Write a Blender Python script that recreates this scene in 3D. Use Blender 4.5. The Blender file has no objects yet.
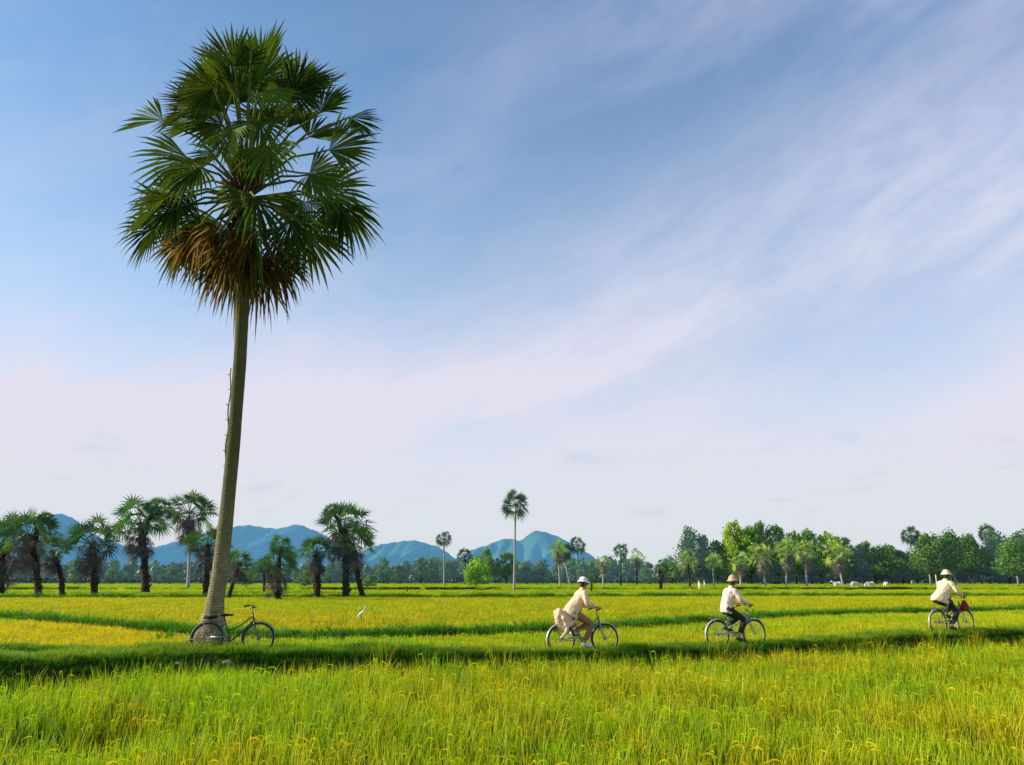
import bpy, math, random
import numpy as np
from mathutils import Vector, Matrix
random.seed(7); RNG = np.random.default_rng(7)
sc = bpy.context.scene
COL = sc.collection
R = math.radians

# ------------------------------------------------------------------ camera
FPX = 800.0; CAMZ = 2.45
TH = math.atan((577-382.5)/FPX)
cam = bpy.data.cameras.new("camera"); camo = bpy.data.objects.new("camera", cam); COL.objects.link(camo)
cam.sensor_width = 36; cam.lens = FPX/1024*36; cam.clip_end = 30000; cam.clip_start = 0.05
camo.location = (0, 0, CAMZ); camo.rotation_euler = (math.pi/2+TH, 0, 0)
sc.camera = camo
def at(px, py, Y):
    a = px-512; b = 382.5-py
    d = Vector((a, FPX*math.cos(TH)-b*math.sin(TH), FPX*math.sin(TH)+b*math.cos(TH)))
    d *= Y/d.y
    return Vector((0, 0, CAMZ))+d
def ydist(py, z=.6):                       # distance at which height z shows on row py
    return 823*(CAMZ-z)/(py-577)

# ------------------------------------------------------------------ terrain
def interp(x, pts):
    xs = [p[0] for p in pts]; ys = [p[1] for p in pts]
    return np.interp(x, xs, ys)
def smooth_curve(pts):
    xs = np.linspace(pts[0][0], pts[-1][0], 400)
    ys = interp(xs, pts)
    k = np.ones(9)/9
    ysp = np.convolve(np.pad(ys, 4, mode='edge'), k, mode='valid')
    return xs, ysp
PD = smooth_curve([(-60,15),(-40,15.4),(-20,15.8),(-11,16.6),(-6.1,17.75),(1.6,19.45),(5.6,20.8),(12.45,23.6),(25,29),(45,38),(80,54)])
PB2 = smooth_curve([(-150,75),(-60,52),(-28.6,44),(-15.4,34),(-9,27.5),(-4.1,29),(1.75,31),(15.7,44),(30,50),(80,64),(160,80)])
def yD(x): return np.interp(x, *PD)
def yB2(x): return np.interp(x, *PB2)
def yB3(x): return 84+.03*x+2*np.sin(x*.05)
def yB4(x): return 135-.04*x+3*np.sin(x*.03)
def topz(x): return interp(x, [(-60,.82),(-12,.82),(-6,.86),(-3,.84),(1.6,.71),(5.6,.76),(12.5,.88),(30,.95)])
def sst(t):
    t = np.clip(t, 0, 1); return t*t*(3-2*t)
def wob(x, y, s, seed=0):
    return (np.sin(x*s+seed)*np.cos(y*s*1.3+seed*2)+np.sin(x*s*2.1+y*s*1.7+seed*3)*.5)/1.5
def ground(x, y):
    x = np.asarray(x, float); y = np.asarray(y, float)
    d = y-yD(x)
    base = np.where(d < 0, -.22, 0.0)
    far = np.where(x < -4, 3.2, .6)
    prof = np.where(d < 0, 1-sst((-d-.55)/.75), 1-sst((d-.45)/far))
    h = base+(topz(x)-base)*prof
    b2 = 1-sst((np.abs(y-yB2(x))-.5)/.8)
    h = np.maximum(h, .50*b2)
    for f, w in ((yB3, 1.5), (yB4, 2.0)):
        h = np.maximum(h, .5*(1-sst((np.abs(y-f(x))-w*.5)/1.2)))
    # small foot bund left of the palm
    h = np.maximum(h, .55*(1-sst((np.abs(y-(22.2-.12*(x+12)))-.3)/.6))*sst((-x-6.5)/2)*(y < 26))
    # mound round the big palm
    r2 = (x+6.95)**2+(y-18.6)**2
    h = h+.14*np.exp(-r2/1.0)
    # wet corner of the front field
    e = ((x+8.9)/1.1)**2+((y-14.9)/.75)**2
    h = h-.25*np.exp(-e)
    h = h+.03*wob(x, y, 1.3)*(np.abs(y) < 200)
    return h
def gz(x, y): return float(ground(np.array([x]), np.array([y]))[0])

# ------------------------------------------------------------------ materials
def new_mat(name):
    m = bpy.data.materials.new(name); m.use_nodes = True
    nt = m.node_tree; nt.nodes.clear()
    return m, nt, nt.nodes, nt.links
def N(nt, t, **kw):
    n = nt.nodes.new(t)
    for k, v in kw.items():
        if k in n.inputs: n.inputs[k].default_value = v
        else: setattr(n, k, v)
    return n
def mixc(nt, fac, a, b, blend='MIX'):
    n = nt.nodes.new('ShaderNodeMix'); n.data_type = 'RGBA'; n.blend_type = blend
    for s, v in ((0, fac), (6, a), (7, b)):
        if isinstance(v, bpy.types.NodeSocket): nt.links.new(v, n.inputs[s])
        else: n.inputs[s].default_value = (*v, 1) if isinstance(v, tuple) and len(v) == 3 else v
    return n.outputs[2]
def math_n(nt, op, a, b=0.0, clamp=False):
    n = nt.nodes.new('ShaderNodeMath'); n.operation = op; n.use_clamp = clamp
    for s, v in ((0, a), (1, b)):
        if isinstance(v, bpy.types.NodeSocket): nt.links.new(v, n.inputs[s])
        else: n.inputs[s].default_value = v
    return n.outputs[0]
def ramp(nt, fac, stops):
    n = nt.nodes.new('ShaderNodeValToRGB'); nt.links.new(fac, n.inputs[0])
    e = n.color_ramp.elements
    while len(e) < len(stops): e.new(.5)
    for el, (p, c) in zip(e, stops):
        el.position = p; el.color = (*c, 1) if len(c) == 3 else c
    return n.outputs[0]
def noise(nt, vec, scale, detail=3, rough=.55):
    n = N(nt, 'ShaderNodeTexNoise', Scale=scale, Detail=detail, Roughness=rough)
    if vec is not None: nt.links.new(vec, n.inputs['Vector'])
    return n.outputs['Fac']
def simple(name, col, rough=.6, metal=0.0, var=.15, scale=12.0, spec=.4):
    m, nt, ns, l = new_mat(name)
    p = N(nt, 'ShaderNodeBsdfPrincipled', Roughness=rough, Metallic=metal)
    p.inputs['Specular IOR Level'].default_value = spec
    tc = ns.new('ShaderNodeTexCoord')
    f = noise(nt, tc.outputs['Object'], scale, 4)
    c = mixc(nt, f, tuple(v*(1-var*2) for v in col), tuple(min(1, v*(1+var*2)) for v in col))
    l.new(c, p.inputs['Base Color'])
    o = ns.new('ShaderNodeOutputMaterial'); l.new(p.outputs[0], o.inputs[0])
    return m
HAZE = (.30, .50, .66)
def leaf_mat(name, dark, light, trans=.3, haze=0.0, rough=.45, spec=.3, objvar=0.0, yellow=None):
    """foliage: per-face tint attribute, see-through light, some haze of the air in front of far things"""
    m, nt, ns, l = new_mat(name)
    a = N(nt, 'ShaderNodeAttribute', attribute_name='tint')
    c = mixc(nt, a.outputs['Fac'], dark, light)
    if objvar:
        oi = ns.new('ShaderNodeObjectInfo')
        hs = N(nt, 'ShaderNodeHueSaturation'); l.new(c, hs.inputs['Color'])
        l.new(math_n(nt, 'ADD', math_n(nt, 'MULTIPLY', oi.outputs['Random'], objvar*.12), .5-objvar*.07), hs.inputs['Hue'])
        l.new(math_n(nt, 'ADD', math_n(nt, 'MULTIPLY', oi.outputs['Random'], objvar*.8), 1-objvar*.4), hs.inputs['Value'])
        c = hs.outputs[0]
    p = N(nt, 'ShaderNodeBsdfPrincipled', Roughness=rough); p.inputs['Specular IOR Level'].default_value = spec
    l.new(c, p.inputs['Base Color'])
    t = ns.new('ShaderNodeBsdfTranslucent')
    l.new(mixc(nt, .5, c, yellow or tuple(min(1, v*1.6) for v in light)), t.inputs['Color'])
    mx = N(nt, 'ShaderNodeMixShader', Fac=trans); l.new(p.outputs[0], mx.inputs[1]); l.new(t.outputs[0], mx.inputs[2])
    out = mx.outputs[0]
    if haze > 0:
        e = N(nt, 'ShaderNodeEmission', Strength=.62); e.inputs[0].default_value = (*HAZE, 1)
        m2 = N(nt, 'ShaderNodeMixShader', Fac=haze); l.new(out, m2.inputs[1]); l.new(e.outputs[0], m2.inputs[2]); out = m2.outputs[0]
    o = ns.new('ShaderNodeOutputMaterial'); l.new(out, o.inputs[0])
    return m

# ------------------------------------------------------------------ mesh builder
class MB:
    def __init__(s): s.v = []; s.f = []; s.m = []; s.t = []
    def add(s, verts, faces, mat=0, tint=.5):
        o = len(s.v); s.v.extend(verts)
        s.f.extend([tuple(i+o for i in f) for f in faces]); s.m.extend([mat]*len(faces)); s.t.extend([tint]*len(faces))
    def tube(s, pts, rad, n=8, mat=0, tint=.5, cap=True):
        pts = [Vector(p) for p in pts]
        if not hasattr(rad, '__len__'): rad = [rad]*len(pts)
        vs = []; ref = None
        for i, p in enumerate(pts):
            t = (pts[min(i+1, len(pts)-1)]-pts[max(i-1, 0)]).normalized()
            if ref is None:
                ref = t.cross(Vector((0, 0, 1)) if abs(t.z) < .9 else Vector((1, 0, 0))).normalized()
            ref = (ref-t*ref.dot(t)).normalized(); b = t.cross(ref)
            for k in range(n):
                a = 2*math.pi*k/n; vs.append(p+(ref*math.cos(a)+b*math.sin(a))*rad[i])
        fs = [(i*n+k, i*n+(k+1) % n, (i+1)*n+(k+1) % n, (i+1)*n+k) for i in range(len(pts)-1) for k in range(n)]
        if cap: fs += [tuple(range(n))[::-1], tuple((len(pts)-1)*n+k for k in range(n))]
        s.add(vs, fs, mat, tint)
    def torus(s, c, Rr, r, n=40, m=8, a0=0, a1=2*math.pi, mat=0, sy=1.0):
        """ring in the local x-z plane about centre c"""
        full = abs(a1-a0-2*math.pi) < 1e-6
        cnt = n if full else n+1; vs = []
        for i in range(cnt):
            a = a0+(a1-a0)*i/n
            for k in range(m):
                b = 2*math.pi*k/m
                rr = Rr+r*math.cos(b)
                vs.append((c[0]+rr*math.cos(a), c[1]+r*sy*math.sin(b), c[2]+rr*math.sin(a)))
        fs = []
        for i in range(n):
            j = (i+1) % cnt if full else i+1
            for k in range(m): fs.append((i*m+k, i*m+(k+1) % m, j*m+(k+1) % m, j*m+k))
        s.add(vs, fs, mat)
    def ball(s, c, r, nu=12, nv=8, mat=0):
        if not hasattr(r, '__len__'): r = (r, r, r)
        vs = [(c[0], c[1], c[2]+r[2])]
        for j in range(1, nv):
            for i in range(nu):
                a = 2*math.pi*i/nu; b = math.pi*j/nv
                vs.append((c[0]+r[0]*math.cos(a)*math.sin(b), c[1]+r[1]*math.sin(a)*math.sin(b), c[2]+r[2]*math.cos(b)))
        vs.append((c[0], c[1], c[2]-r[2])); L = len(vs)-1
        fs = [(0, 1+i, 1+(i+1) % nu) for i in range(nu)]
        for j in range(nv-2):
            for i in range(nu):
                fs.append((1+j*nu+i, 1+(j+1)*nu+i, 1+(j+1)*nu+(i+1) % nu, 1+j*nu+(i+1) % nu))
        fs += [(L, 1+(nv-2)*nu+(i+1) % nu, 1+(nv-2)*nu+i) for i in range(nu)]
        s.add(vs, fs, mat)
    def box(s, c, d, mat=0, rot=None):
        vs = []
        for x in (-.5, .5):
            for y in (-.5, .5):
                for z in (-.5, .5):
                    p = Vector((x*d[0], y*d[1], z*d[2]))
                    if rot: p = rot @ p
                    vs.append(p+Vector(c))
        s.add(vs, [(0,1,3,2),(4,6,7,5),(0,4,5,1),(2,3,7,6),(0,2,6,4),(1,5,7,3)], mat)
    def mesh(s, name, mats, smooth=True):
        me = bpy.data.meshes.new(name)
        me.from_pydata([tuple(v) for v in s.v], [], s.f)
        for m in (mats if isinstance(mats, (list, tuple)) else [mats]): me.materials.append(m)
        me.polygons.foreach_set('material_index', s.m)
        me.polygons.foreach_set('use_smooth', [smooth]*len(s.f))
        at_ = me.attributes.new('tint', 'FLOAT', 'FACE'); at_.data.foreach_set('value', s.t)
        me.update(); return me
    def build(s, name, mats, parent=None, smooth=True):
        return link(name, s.mesh(name, mats, smooth), parent)
def link(name, me, parent=None):
    o = bpy.data.objects.new(name, me); COL.objects.link(o)
    if parent: o.parent = parent
    return o
def tag(o, label=None, cat=None, group=None, kind=None):
    if label: o['label'] = label
    if cat: o['category'] = cat
    if group: o['group'] = group
    if kind: o['kind'] = kind
    return o
def empty(name, loc, rz=0, label=None, cat=None, group=None):
    o = bpy.data.objects.new(name, None); COL.objects.link(o)
    o.location = loc; o.rotation_euler = (0, 0, rz); o.empty_display_size = .3
    return tag(o, label, cat, group)

# ------------------------------------------------------------------ world and sun
SUN_EL, SUN_DIR = 22.0, Vector((-1, .04, 0)).normalized()   # towards the sun, on the ground
w = bpy.data.worlds.new("World"); sc.world = w; w.use_nodes = True
nt = w.node_tree; nt.nodes.clear(); ns = nt.nodes; l = nt.links
sky = ns.new('ShaderNodeTexSky'); sky.sky_type = 'NISHITA'; sky.sun_disc = False
sky.sun_elevation = R(SUN_EL); sky.sun_rotation = math.atan2(SUN_DIR.x, SUN_DIR.y)
sky.air_density = 1.0; sky.dust_density = .6; sky.ozone_density = 3.0
tc = ns.new('ShaderNodeTexCoord')
sep = ns.new('ShaderNodeSeparateXYZ'); l.new(tc.outputs['Generated'], sep.inputs[0])
zc = math_n(nt, 'MAXIMUM', sep.outputs['Z'], 0.0)
az = math_n(nt, 'ARCTAN2', sep.outputs['X'], sep.outputs['Y'])       # radians right of north
el = math_n(nt, 'ARCSINE', math_n(nt, 'MINIMUM', zc, .999))
cmb = ns.new('ShaderNodeCombineXYZ'); l.new(az, cmb.inputs[0]); l.new(el, cmb.inputs[1])
def cloudmap(rot, sx, sy, loc):
    m0 = N(nt, 'ShaderNodeMapping'); l.new(cmb.outputs[0], m0.inputs[0]); m0.inputs['Rotation'].default_value = (0, 0, R(-rot))
    mp = N(nt, 'ShaderNodeMapping'); l.new(m0.outputs[0], mp.inputs[0]); mp.inputs['Scale'].default_value = (sx, sy, 1); mp.inputs['Location'].default_value = loc
    wn = N(nt, 'ShaderNodeTexNoise', Scale=1.0, Detail=2.0); l.new(mp.outputs[0], wn.inputs['Vector'])
    wv = ns.new('ShaderNodeVectorMath'); wv.operation = 'SCALE'; l.new(wn.outputs['Color'], wv.inputs[0]); wv.inputs[3].default_value = 1.0
    wa = ns.new('ShaderNodeVectorMath'); wa.operation = 'ADD'; l.new(mp.outputs[0], wa.inputs[0]); l.new(wv.outputs[0], wa.inputs[1])
    return wa.outputs[0]
n_a = noise(nt, cloudmap(20, 2.2, 7.0, (1.3, .4, 0)), 1.0, 8, .58)
n_b = noise(nt, cloudmap(24, 7.0, 20.0, (4.3, 2.4, 0)), 1.0, 7, .62)
n_c = noise(nt, cloudmap(8, 1.6, 3.0, (7.3, 5.4, 0)), 1.0, 3, .5)
def band(off, slope, wdt):        # soft streak el = off + slope*az
    t = math_n(nt, 'SUBTRACT', el, math_n(nt, 'ADD', off, math_n(nt, 'MULTIPLY', az, slope)))
    t = math_n(nt, 'ADD', t, math_n(nt, 'MULTIPLY', math_n(nt, 'SUBTRACT', n_a, .5), .16))
    t = math_n(nt, 'DIVIDE', t, wdt)
    return math_n(nt, 'POWER', 2.718, math_n(nt, 'MULTIPLY', math_n(nt, 'MULTIPLY', t, t), -1.0))
azr = ramp(nt, math_n(nt, 'ADD', az, .5), [(.35, (0,)*3), (.95, (1,)*3)])       # more cloud to the right
tex = ramp(nt, n_b, [(.30, (.35,)*3), (.66, (1,)*3)])
b1 = math_n(nt, 'MULTIPLY', math_n(nt, 'MULTIPLY', band(.36, .22, .11), azr), tex)
b2 = math_n(nt, 'MULTIPLY', math_n(nt, 'MULTIPLY', band(.64, .10, .07), azr), tex)
wis = math_n(nt, 'MULTIPLY', ramp(nt, n_a, [(.42, (0,)*3), (.70, (1,)*3)]), ramp(nt, n_c, [(.38, (.15,)*3), (.6, (1,)*3)]))
e2 = math_n(nt, 'ADD', el, math_n(nt, 'MULTIPLY', math_n(nt, 'SUBTRACT', n_a, .5), -.22))
e2 = math_n(nt, 'SUBTRACT', e2, math_n(nt, 'MULTIPLY', az, .05))
hz = ramp(nt, math_n(nt, 'MAXIMUM', e2, 0.0), [(0, (1.0,)*3), (.16, (.86,)*3), (.26, (.60,)*3), (.34, (.38,)*3), (.44, (.22,)*3), (.60, (.08,)*3), (.9, (.05,)*3)])
fac = math_n(nt, 'ADD', hz, math_n(nt, 'ADD', math_n(nt, 'ADD', math_n(nt, 'MULTIPLY', wis, .40), math_n(nt, 'MULTIPLY', math_n(nt, 'MULTIPLY', band(.25, .22, .06), tex), .45)), math_n(nt, 'ADD', math_n(nt, 'MULTIPLY', b1, .58), math_n(nt, 'MULTIPLY', b2, .50))), True)
base = mixc(nt, 1.0, sky.outputs[0], (.168, .205, .205), 'MULTIPLY')
cloudcol = ramp(nt, zc, [(0, (.68, .75, .78)), (.06, (.73, .76, .82)), (.20, (.77, .75, .87)), (.36, (.68, .71, .87)), (.6, (.52, .56, .80))])
# small grey cloudlets low down
n_d = noise(nt, cloudmap(0, 9.0, 34.0, (2.2, 7.7, 0)), 1.0, 3, .5)
lowm = ramp(nt, el, [(.05, (0,)*3), (.09, (1,)*3), (.14, (1,)*3), (.20, (0,)*3)])
cfac = math_n(nt, 'MULTIPLY', math_n(nt, 'MULTIPLY', ramp(nt, n_d, [(.62, (0,)*3), (.74, (1,)*3)]), lowm), .32)
cloudcol = mixc(nt, cfac, cloudcol, (.50, .57, .70))
final = mixc(nt, fac, base, cloudcol)
bg = ns.new('ShaderNodeBackground'); l.new(final, bg.inputs[0]); bg.inputs[1].default_value = 1.0
wo = ns.new('ShaderNodeOutputWorld'); l.new(bg.outputs[0], wo.inputs[0])

sd = bpy.data.lights.new("sun", 'SUN'); so = bpy.data.objects.new("sun", sd); COL.objects.link(so)
sd.energy = 6.2; sd.angle = R(.6); sd.color = (1, .90, .72)
ld = -Vector((SUN_DIR.x*math.cos(R(SUN_EL)), SUN_DIR.y*math.cos(R(SUN_EL)), math.sin(R(SUN_EL))))
so.rotation_euler = ld.to_track_quat('-Z', 'Y').to_euler()
sc.view_settings.view_transform = 'Standard'; sc.view_settings.look = 'None'; sc.view_settings.exposure = 0
sc.cycles.max_bounces = 6; sc.cycles.transparent_max_bounces = 4; sc.cycles.diffuse_bounces = 3; sc.cycles.transmission_bounces = 4

# ------------------------------------------------------------------ ground sheet
def axis(parts):
    out = []
    for a, b, st in parts: out += list(np.arange(a, b, st))
    out.append(parts[-1][1]); return np.array(out)
gx = axis([(-9000,-1000,1000),(-1000,-200,100),(-200,-50,10),(-50,-16,1.5),(-16,20,.25),(20,60,1.5),(60,200,10),(200,1000,100),(1000,9000,1000)])
gy = axis([(-3000,-200,400),(-200,-20,20),(-20,4,2),(4,13,.5),(13,36,.2),(36,60,.6),(60,160,1.0),(160,400,15),(400,1000,60),(1000,12000,1000)])
X, Y = np.meshgrid(gx, gy); Z = ground(X, Y); Z = np.where(Y > 300, .0, Z)
me = bpy.data.meshes.new("ground"); nx, ny = len(gx), len(gy)
idx = np.arange(nx*ny).reshape(ny, nx)
fc = np.stack([idx[:-1, :-1], idx[:-1, 1:], idx[1:, 1:], idx[1:, :-1]], -1).reshape(-1, 4)
me.from_pydata(np.stack([X, Y, Z], -1).reshape(-1, 3).tolist(), [], fc.tolist())
me.polygons.foreach_set('use_smooth', [True]*len(fc))
m, nt, ns, l = new_mat("field_ground")
geo = ns.new('ShaderNodeNewGeometry'); sp = ns.new('ShaderNodeSeparateXYZ'); l.new(geo.outputs['Position'], sp.inputs[0])
n1 = noise(nt, geo.outputs['Position'], .8, 5); n2 = noise(nt, geo.outputs['Position'], 9, 4)
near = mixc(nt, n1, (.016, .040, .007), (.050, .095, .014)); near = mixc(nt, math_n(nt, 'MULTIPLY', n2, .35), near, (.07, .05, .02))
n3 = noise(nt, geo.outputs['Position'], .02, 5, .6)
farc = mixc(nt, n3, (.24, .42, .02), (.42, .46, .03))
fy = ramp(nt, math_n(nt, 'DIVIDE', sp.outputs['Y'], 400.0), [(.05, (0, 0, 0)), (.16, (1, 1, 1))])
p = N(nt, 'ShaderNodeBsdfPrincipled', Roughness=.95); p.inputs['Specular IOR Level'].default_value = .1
fy2 = ramp(nt, math_n(nt, 'DIVIDE', sp.outputs['Y'], 1000.0), [(.26, (0, 0, 0)), (.33, (1, 1, 1))])  # distance blend to a darker green, haze painted into the colour
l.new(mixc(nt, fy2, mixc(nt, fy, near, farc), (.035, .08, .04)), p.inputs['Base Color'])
o_ = ns.new('ShaderNodeOutputMaterial'); l.new(p.outputs[0], o_.inputs[0])
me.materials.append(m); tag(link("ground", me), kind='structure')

# ------------------------------------------------------------------ rice and grass (instanced clumps)
def blade_mat(name, stem, lime, gold, trans=.35, vary=.60):
    m, nt, ns, l = new_mat(name)
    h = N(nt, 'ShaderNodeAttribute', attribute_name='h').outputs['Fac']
    pn = N(nt, 'ShaderNodeAttribute', attribute_name='pan').outputs['Fac']
    rp = N(nt, 'ShaderNodeAttribute', attribute_name='ripe'); rp.attribute_type = 'INSTANCER'
    geo = ns.new('ShaderNodeNewGeometry')
    nn = noise(nt, geo.outputs['Position'], 1.1, 3)
    r = math_n(nt, 'ADD', rp.outputs['Fac'], math_n(nt, 'MULTIPLY', math_n(nt, 'SUBTRACT', nn, .5), .9))
    r = math_n(nt, 'ADD', r, math_n(nt, 'MULTIPLY', pn, .28), True)
    top = mixc(nt, r, lime, gold)
    oi = ns.new('ShaderNodeObjectInfo')
    top = mixc(nt, math_n(nt, 'MULTIPLY', oi.outputs['Random'], vary), top, tuple(v*.42 for v in lime))
    hh = ramp(nt, h, [(.40, (0, 0, 0)), (.88, (1, 1, 1))])  # stems darken downward; in the rice this also paints the shaded gaps
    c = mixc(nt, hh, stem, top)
    d = N(nt, 'ShaderNodeBsdfPrincipled', Roughness=.55); d.inputs['Specular IOR Level'].default_value = .25
    l.new(c, d.inputs['Base Color'])
    t = ns.new('ShaderNodeBsdfTranslucent'); l.new(c, t.inputs['Color'])
    mx = N(nt, 'ShaderNodeMixShader', Fac=trans); l.new(d.outputs[0], mx.inputs[1]); l.new(t.outputs[0], mx.inputs[2])
    o = ns.new('ShaderNodeOutputMaterial'); l.new(mx.outputs[0], o.inputs[0]); return m
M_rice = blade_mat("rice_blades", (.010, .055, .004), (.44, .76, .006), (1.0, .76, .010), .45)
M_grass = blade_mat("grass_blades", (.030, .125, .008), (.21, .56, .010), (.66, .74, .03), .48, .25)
def clump_mesh(name, mat, n, spread, hgt, wid, lean, pan=0, seed=0, segs=4, curl=.6):
    rg = random.Random(seed); V = []; F = []; Hh = []; P = []
    def strip(pts, ws, side, pv):
        o = len(V)
        for p, w_ in zip(pts, ws):
            V.append(p-side*w_); V.append(p+side*w_)
            Hh.extend([max(0, p.z/hgt)]*2); P.extend([pv]*2)
        for i in range(len(pts)-1): F.append((o+2*i, o+2*i+1, o+2*i+3, o+2*i+2))
    for i in range(n):
        a = rg.uniform(0, 2*math.pi); r0 = spread*math.sqrt(rg.random())
        b = Vector((math.cos(a)*r0, math.sin(a)*r0, 0))
        a2 = a+rg.gauss(0, 1.0); dr = Vector((math.cos(a2), math.sin(a2), 0))
        L = hgt*rg.uniform(.68, 1.15); ln = lean*rg.uniform(.2, 1.4); side = Vector((-dr.y, dr.x, 0))
        tw = rg.uniform(-.8, .8); side = (side*math.cos(tw)+dr*math.sin(tw))
        pts = []; ws = []
        cv = curl*rg.uniform(.1, 1.3)
        for k in range(segs+1):
            t = k/segs
            z = L*(t-.42*cv*t**3*.8); xo = L*(ln*t+cv*.45*t**2.6)
            pts.append(b+dr*xo+Vector((0, 0, z))); ws.append(wid*.5*(1-.25*t if t < .5 else max(.06, 1.75*(1-t)))*rg.uniform(.9, 1.1))
        strip(pts, ws, side, 0)
    for i in range(pan):
        a = rg.uniform(0, 2*math.pi); r0 = spread*.8*rg.random()
        b = Vector((math.cos(a)*r0, math.sin(a)*r0, 0)); a2 = rg.uniform(0, 6.28); dr = Vector((math.cos(a2), math.sin(a2), 0))
        L = hgt*rg.uniform(.70, .98)
        pts = [b, b+dr*L*.08+Vector((0, 0, L*.6)), b+dr*L*.16+Vector((0, 0, L*.92))]
        strip(pts, [wid*.25]*3, Vector((-dr.y, dr.x, 0)), 0)
        q = pts[-1]; pp = [q]
        for k in range(1, 5):
            t = k/4; pp.append(q+dr*L*.20*t+Vector((0, 0, L*(.07*t-.15*t*t))))
        for s_ in (Vector((-dr.y, dr.x, 0)), Vector((0, 0, 1))):
            strip(pp, [wid*.2, wid*.38, wid*.45, wid*.35, wid*.1], s_, 1)
    me = bpy.data.meshes.new(name); me.from_pydata([tuple(v) for v in V], [], F); me.materials.append(mat)
    for nm, arr in (('h', Hh), ('pan', P)):
        at_ = me.attributes.new(nm, 'FLOAT', 'POINT'); at_.data.foreach_set('value', arr)
    me.polygons.foreach_set('use_smooth', [True]*len(F))
    return me
def variants(cname, meshes):
    c = bpy.data.collections.new(cname)
    for i, me in enumerate(meshes):
        o = bpy.data.objects.new(f"{cname}_clump", me); c.objects.link(o)
    return c
def scatter(name, coll, nvar, P, rz, tilt, S, ripe, label, cat):
    n = len(P); me = bpy.data.meshes.new(name); me.vertices.add(n)
    me.vertices.foreach_set('co', P.astype(np.float32).ravel())
    rot = np.stack([tilt[:, 0], tilt[:, 1], rz], -1).astype(np.float32)
    a = me.attributes.new('rot', 'FLOAT_VECTOR', 'POINT'); a.data.foreach_set('vector', rot.ravel())
    a = me.attributes.new('scl', 'FLOAT_VECTOR', 'POINT'); a.data.foreach_set('vector', S.astype(np.float32).ravel())
    a = me.attributes.new('ripe', 'FLOAT', 'POINT'); a.data.foreach_set('value', ripe.astype(np.float32))
    a = me.attributes.new('vidx', 'INT', 'POINT'); a.data.foreach_set('value', RNG.integers(0, nvar, n).astype(np.int32))
    o = link(name, me); tag(o, label, cat, kind='stuff')
    ng = bpy.data.node_groups.new(name, 'GeometryNodeTree')
    ng.interface.new_socket('Geometry', in_out='INPUT', socket_type='NodeSocketGeometry')
    ng.interface.new_socket('Geometry', in_out='OUTPUT', socket_type='NodeSocketGeometry')
    gi = ng.nodes.new('NodeGroupInput'); go = ng.nodes.new('NodeGroupOutput')
    ip = ng.nodes.new('GeometryNodeInstanceOnPoints'); ci = ng.nodes.new('GeometryNodeCollectionInfo')
    ci.inputs[0].default_value = coll; ci.inputs['Separate Children'].default_value = True; ci.inputs['Reset Children'].default_value = True
    ip.inputs['Pick Instance'].default_value = True
    def na(t, nm):
        q = ng.nodes.new('GeometryNodeInputNamedAttribute'); q.data_type = t; q.inputs[0].default_value = nm; return q.outputs['Attribute']
    L = ng.links.new
    L(gi.outputs[0], ip.inputs['Points']); L(ci.outputs[0], ip.inputs['Instance'])
    L(na('INT', 'vidx'), ip.inputs['Instance Index'])
    e2r = ng.nodes.new('FunctionNodeEulerToRotation'); L(na('FLOAT_VECTOR', 'rot'), e2r.inputs[0]); L(e2r.outputs[0], ip.inputs['Rotation'])
    L(na('FLOAT_VECTOR', 'scl'), ip.inputs['Scale']); L(ip.outputs[0], go.inputs[0])
    md = o.modifiers.new('scatter', 'NODES'); md.node_group = ng
    return o
def jitter(x0, x1, y0, y1, st):
    xs = np.arange(x0, x1, st); ys = np.arange(y0, y1, st); A, B = np.meshgrid(xs, ys)
    A = A.ravel()+RNG.uniform(-.5, .5, A.size)*st; B = B.ravel()+RNG.uniform(-.5, .5, B.size)*st
    return A, B
def fbm(x, y, s, seed=0):
    return (wob(x, y, s, seed)+.5*wob(x, y, s*2.3, seed+4)+.25*wob(x, y, s*5.1, seed+9))/1.75
RICE_NEAR = variants("rice_near", [clump_mesh("rice_clump", M_rice, 26, .10, .78, .0165, .13, pan=2, seed=i, segs=5, curl=.30) for i in range(7)])
RICE_MID = variants("rice_mid", [clump_mesh("rice_clump_mid", M_rice, 70, .30, .70, .022, .14, pan=10, seed=20+i, segs=3) for i in range(4)])
RICE_FAR = variants("rice_far", [clump_mesh("rice_clump_far", M_rice, 130, 1.0, .68, .07, .14, pan=25, seed=40+i, segs=3) for i in range(4)])
GRASS = variants("short_grass", [clump_mesh("grass_clump", M_grass, 60, .16, .20, .008, .5, pan=0, seed=60+i, segs=3, curl=.8) for i in range(5)])
# front field
A, B = jitter(-22, 26, 3.6, 30, .215)
dd = B-yD(A)
hole = ((A+8.9)/1.25)**2+((B-14.9)/.8)**2
hole2 = ((A+5.15)/.6)**2+((B-10.6)/.35)**2
hole3 = np.minimum(((A+4.0)/.35)**2+((B-11.1)/.25)**2, ((A+5.6)/.35)**2+((B-9.2)/.3)**2)
edge = -1.08+.15*np.sin(A*1.7)+.1*np.sin(A*4.1)
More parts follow.
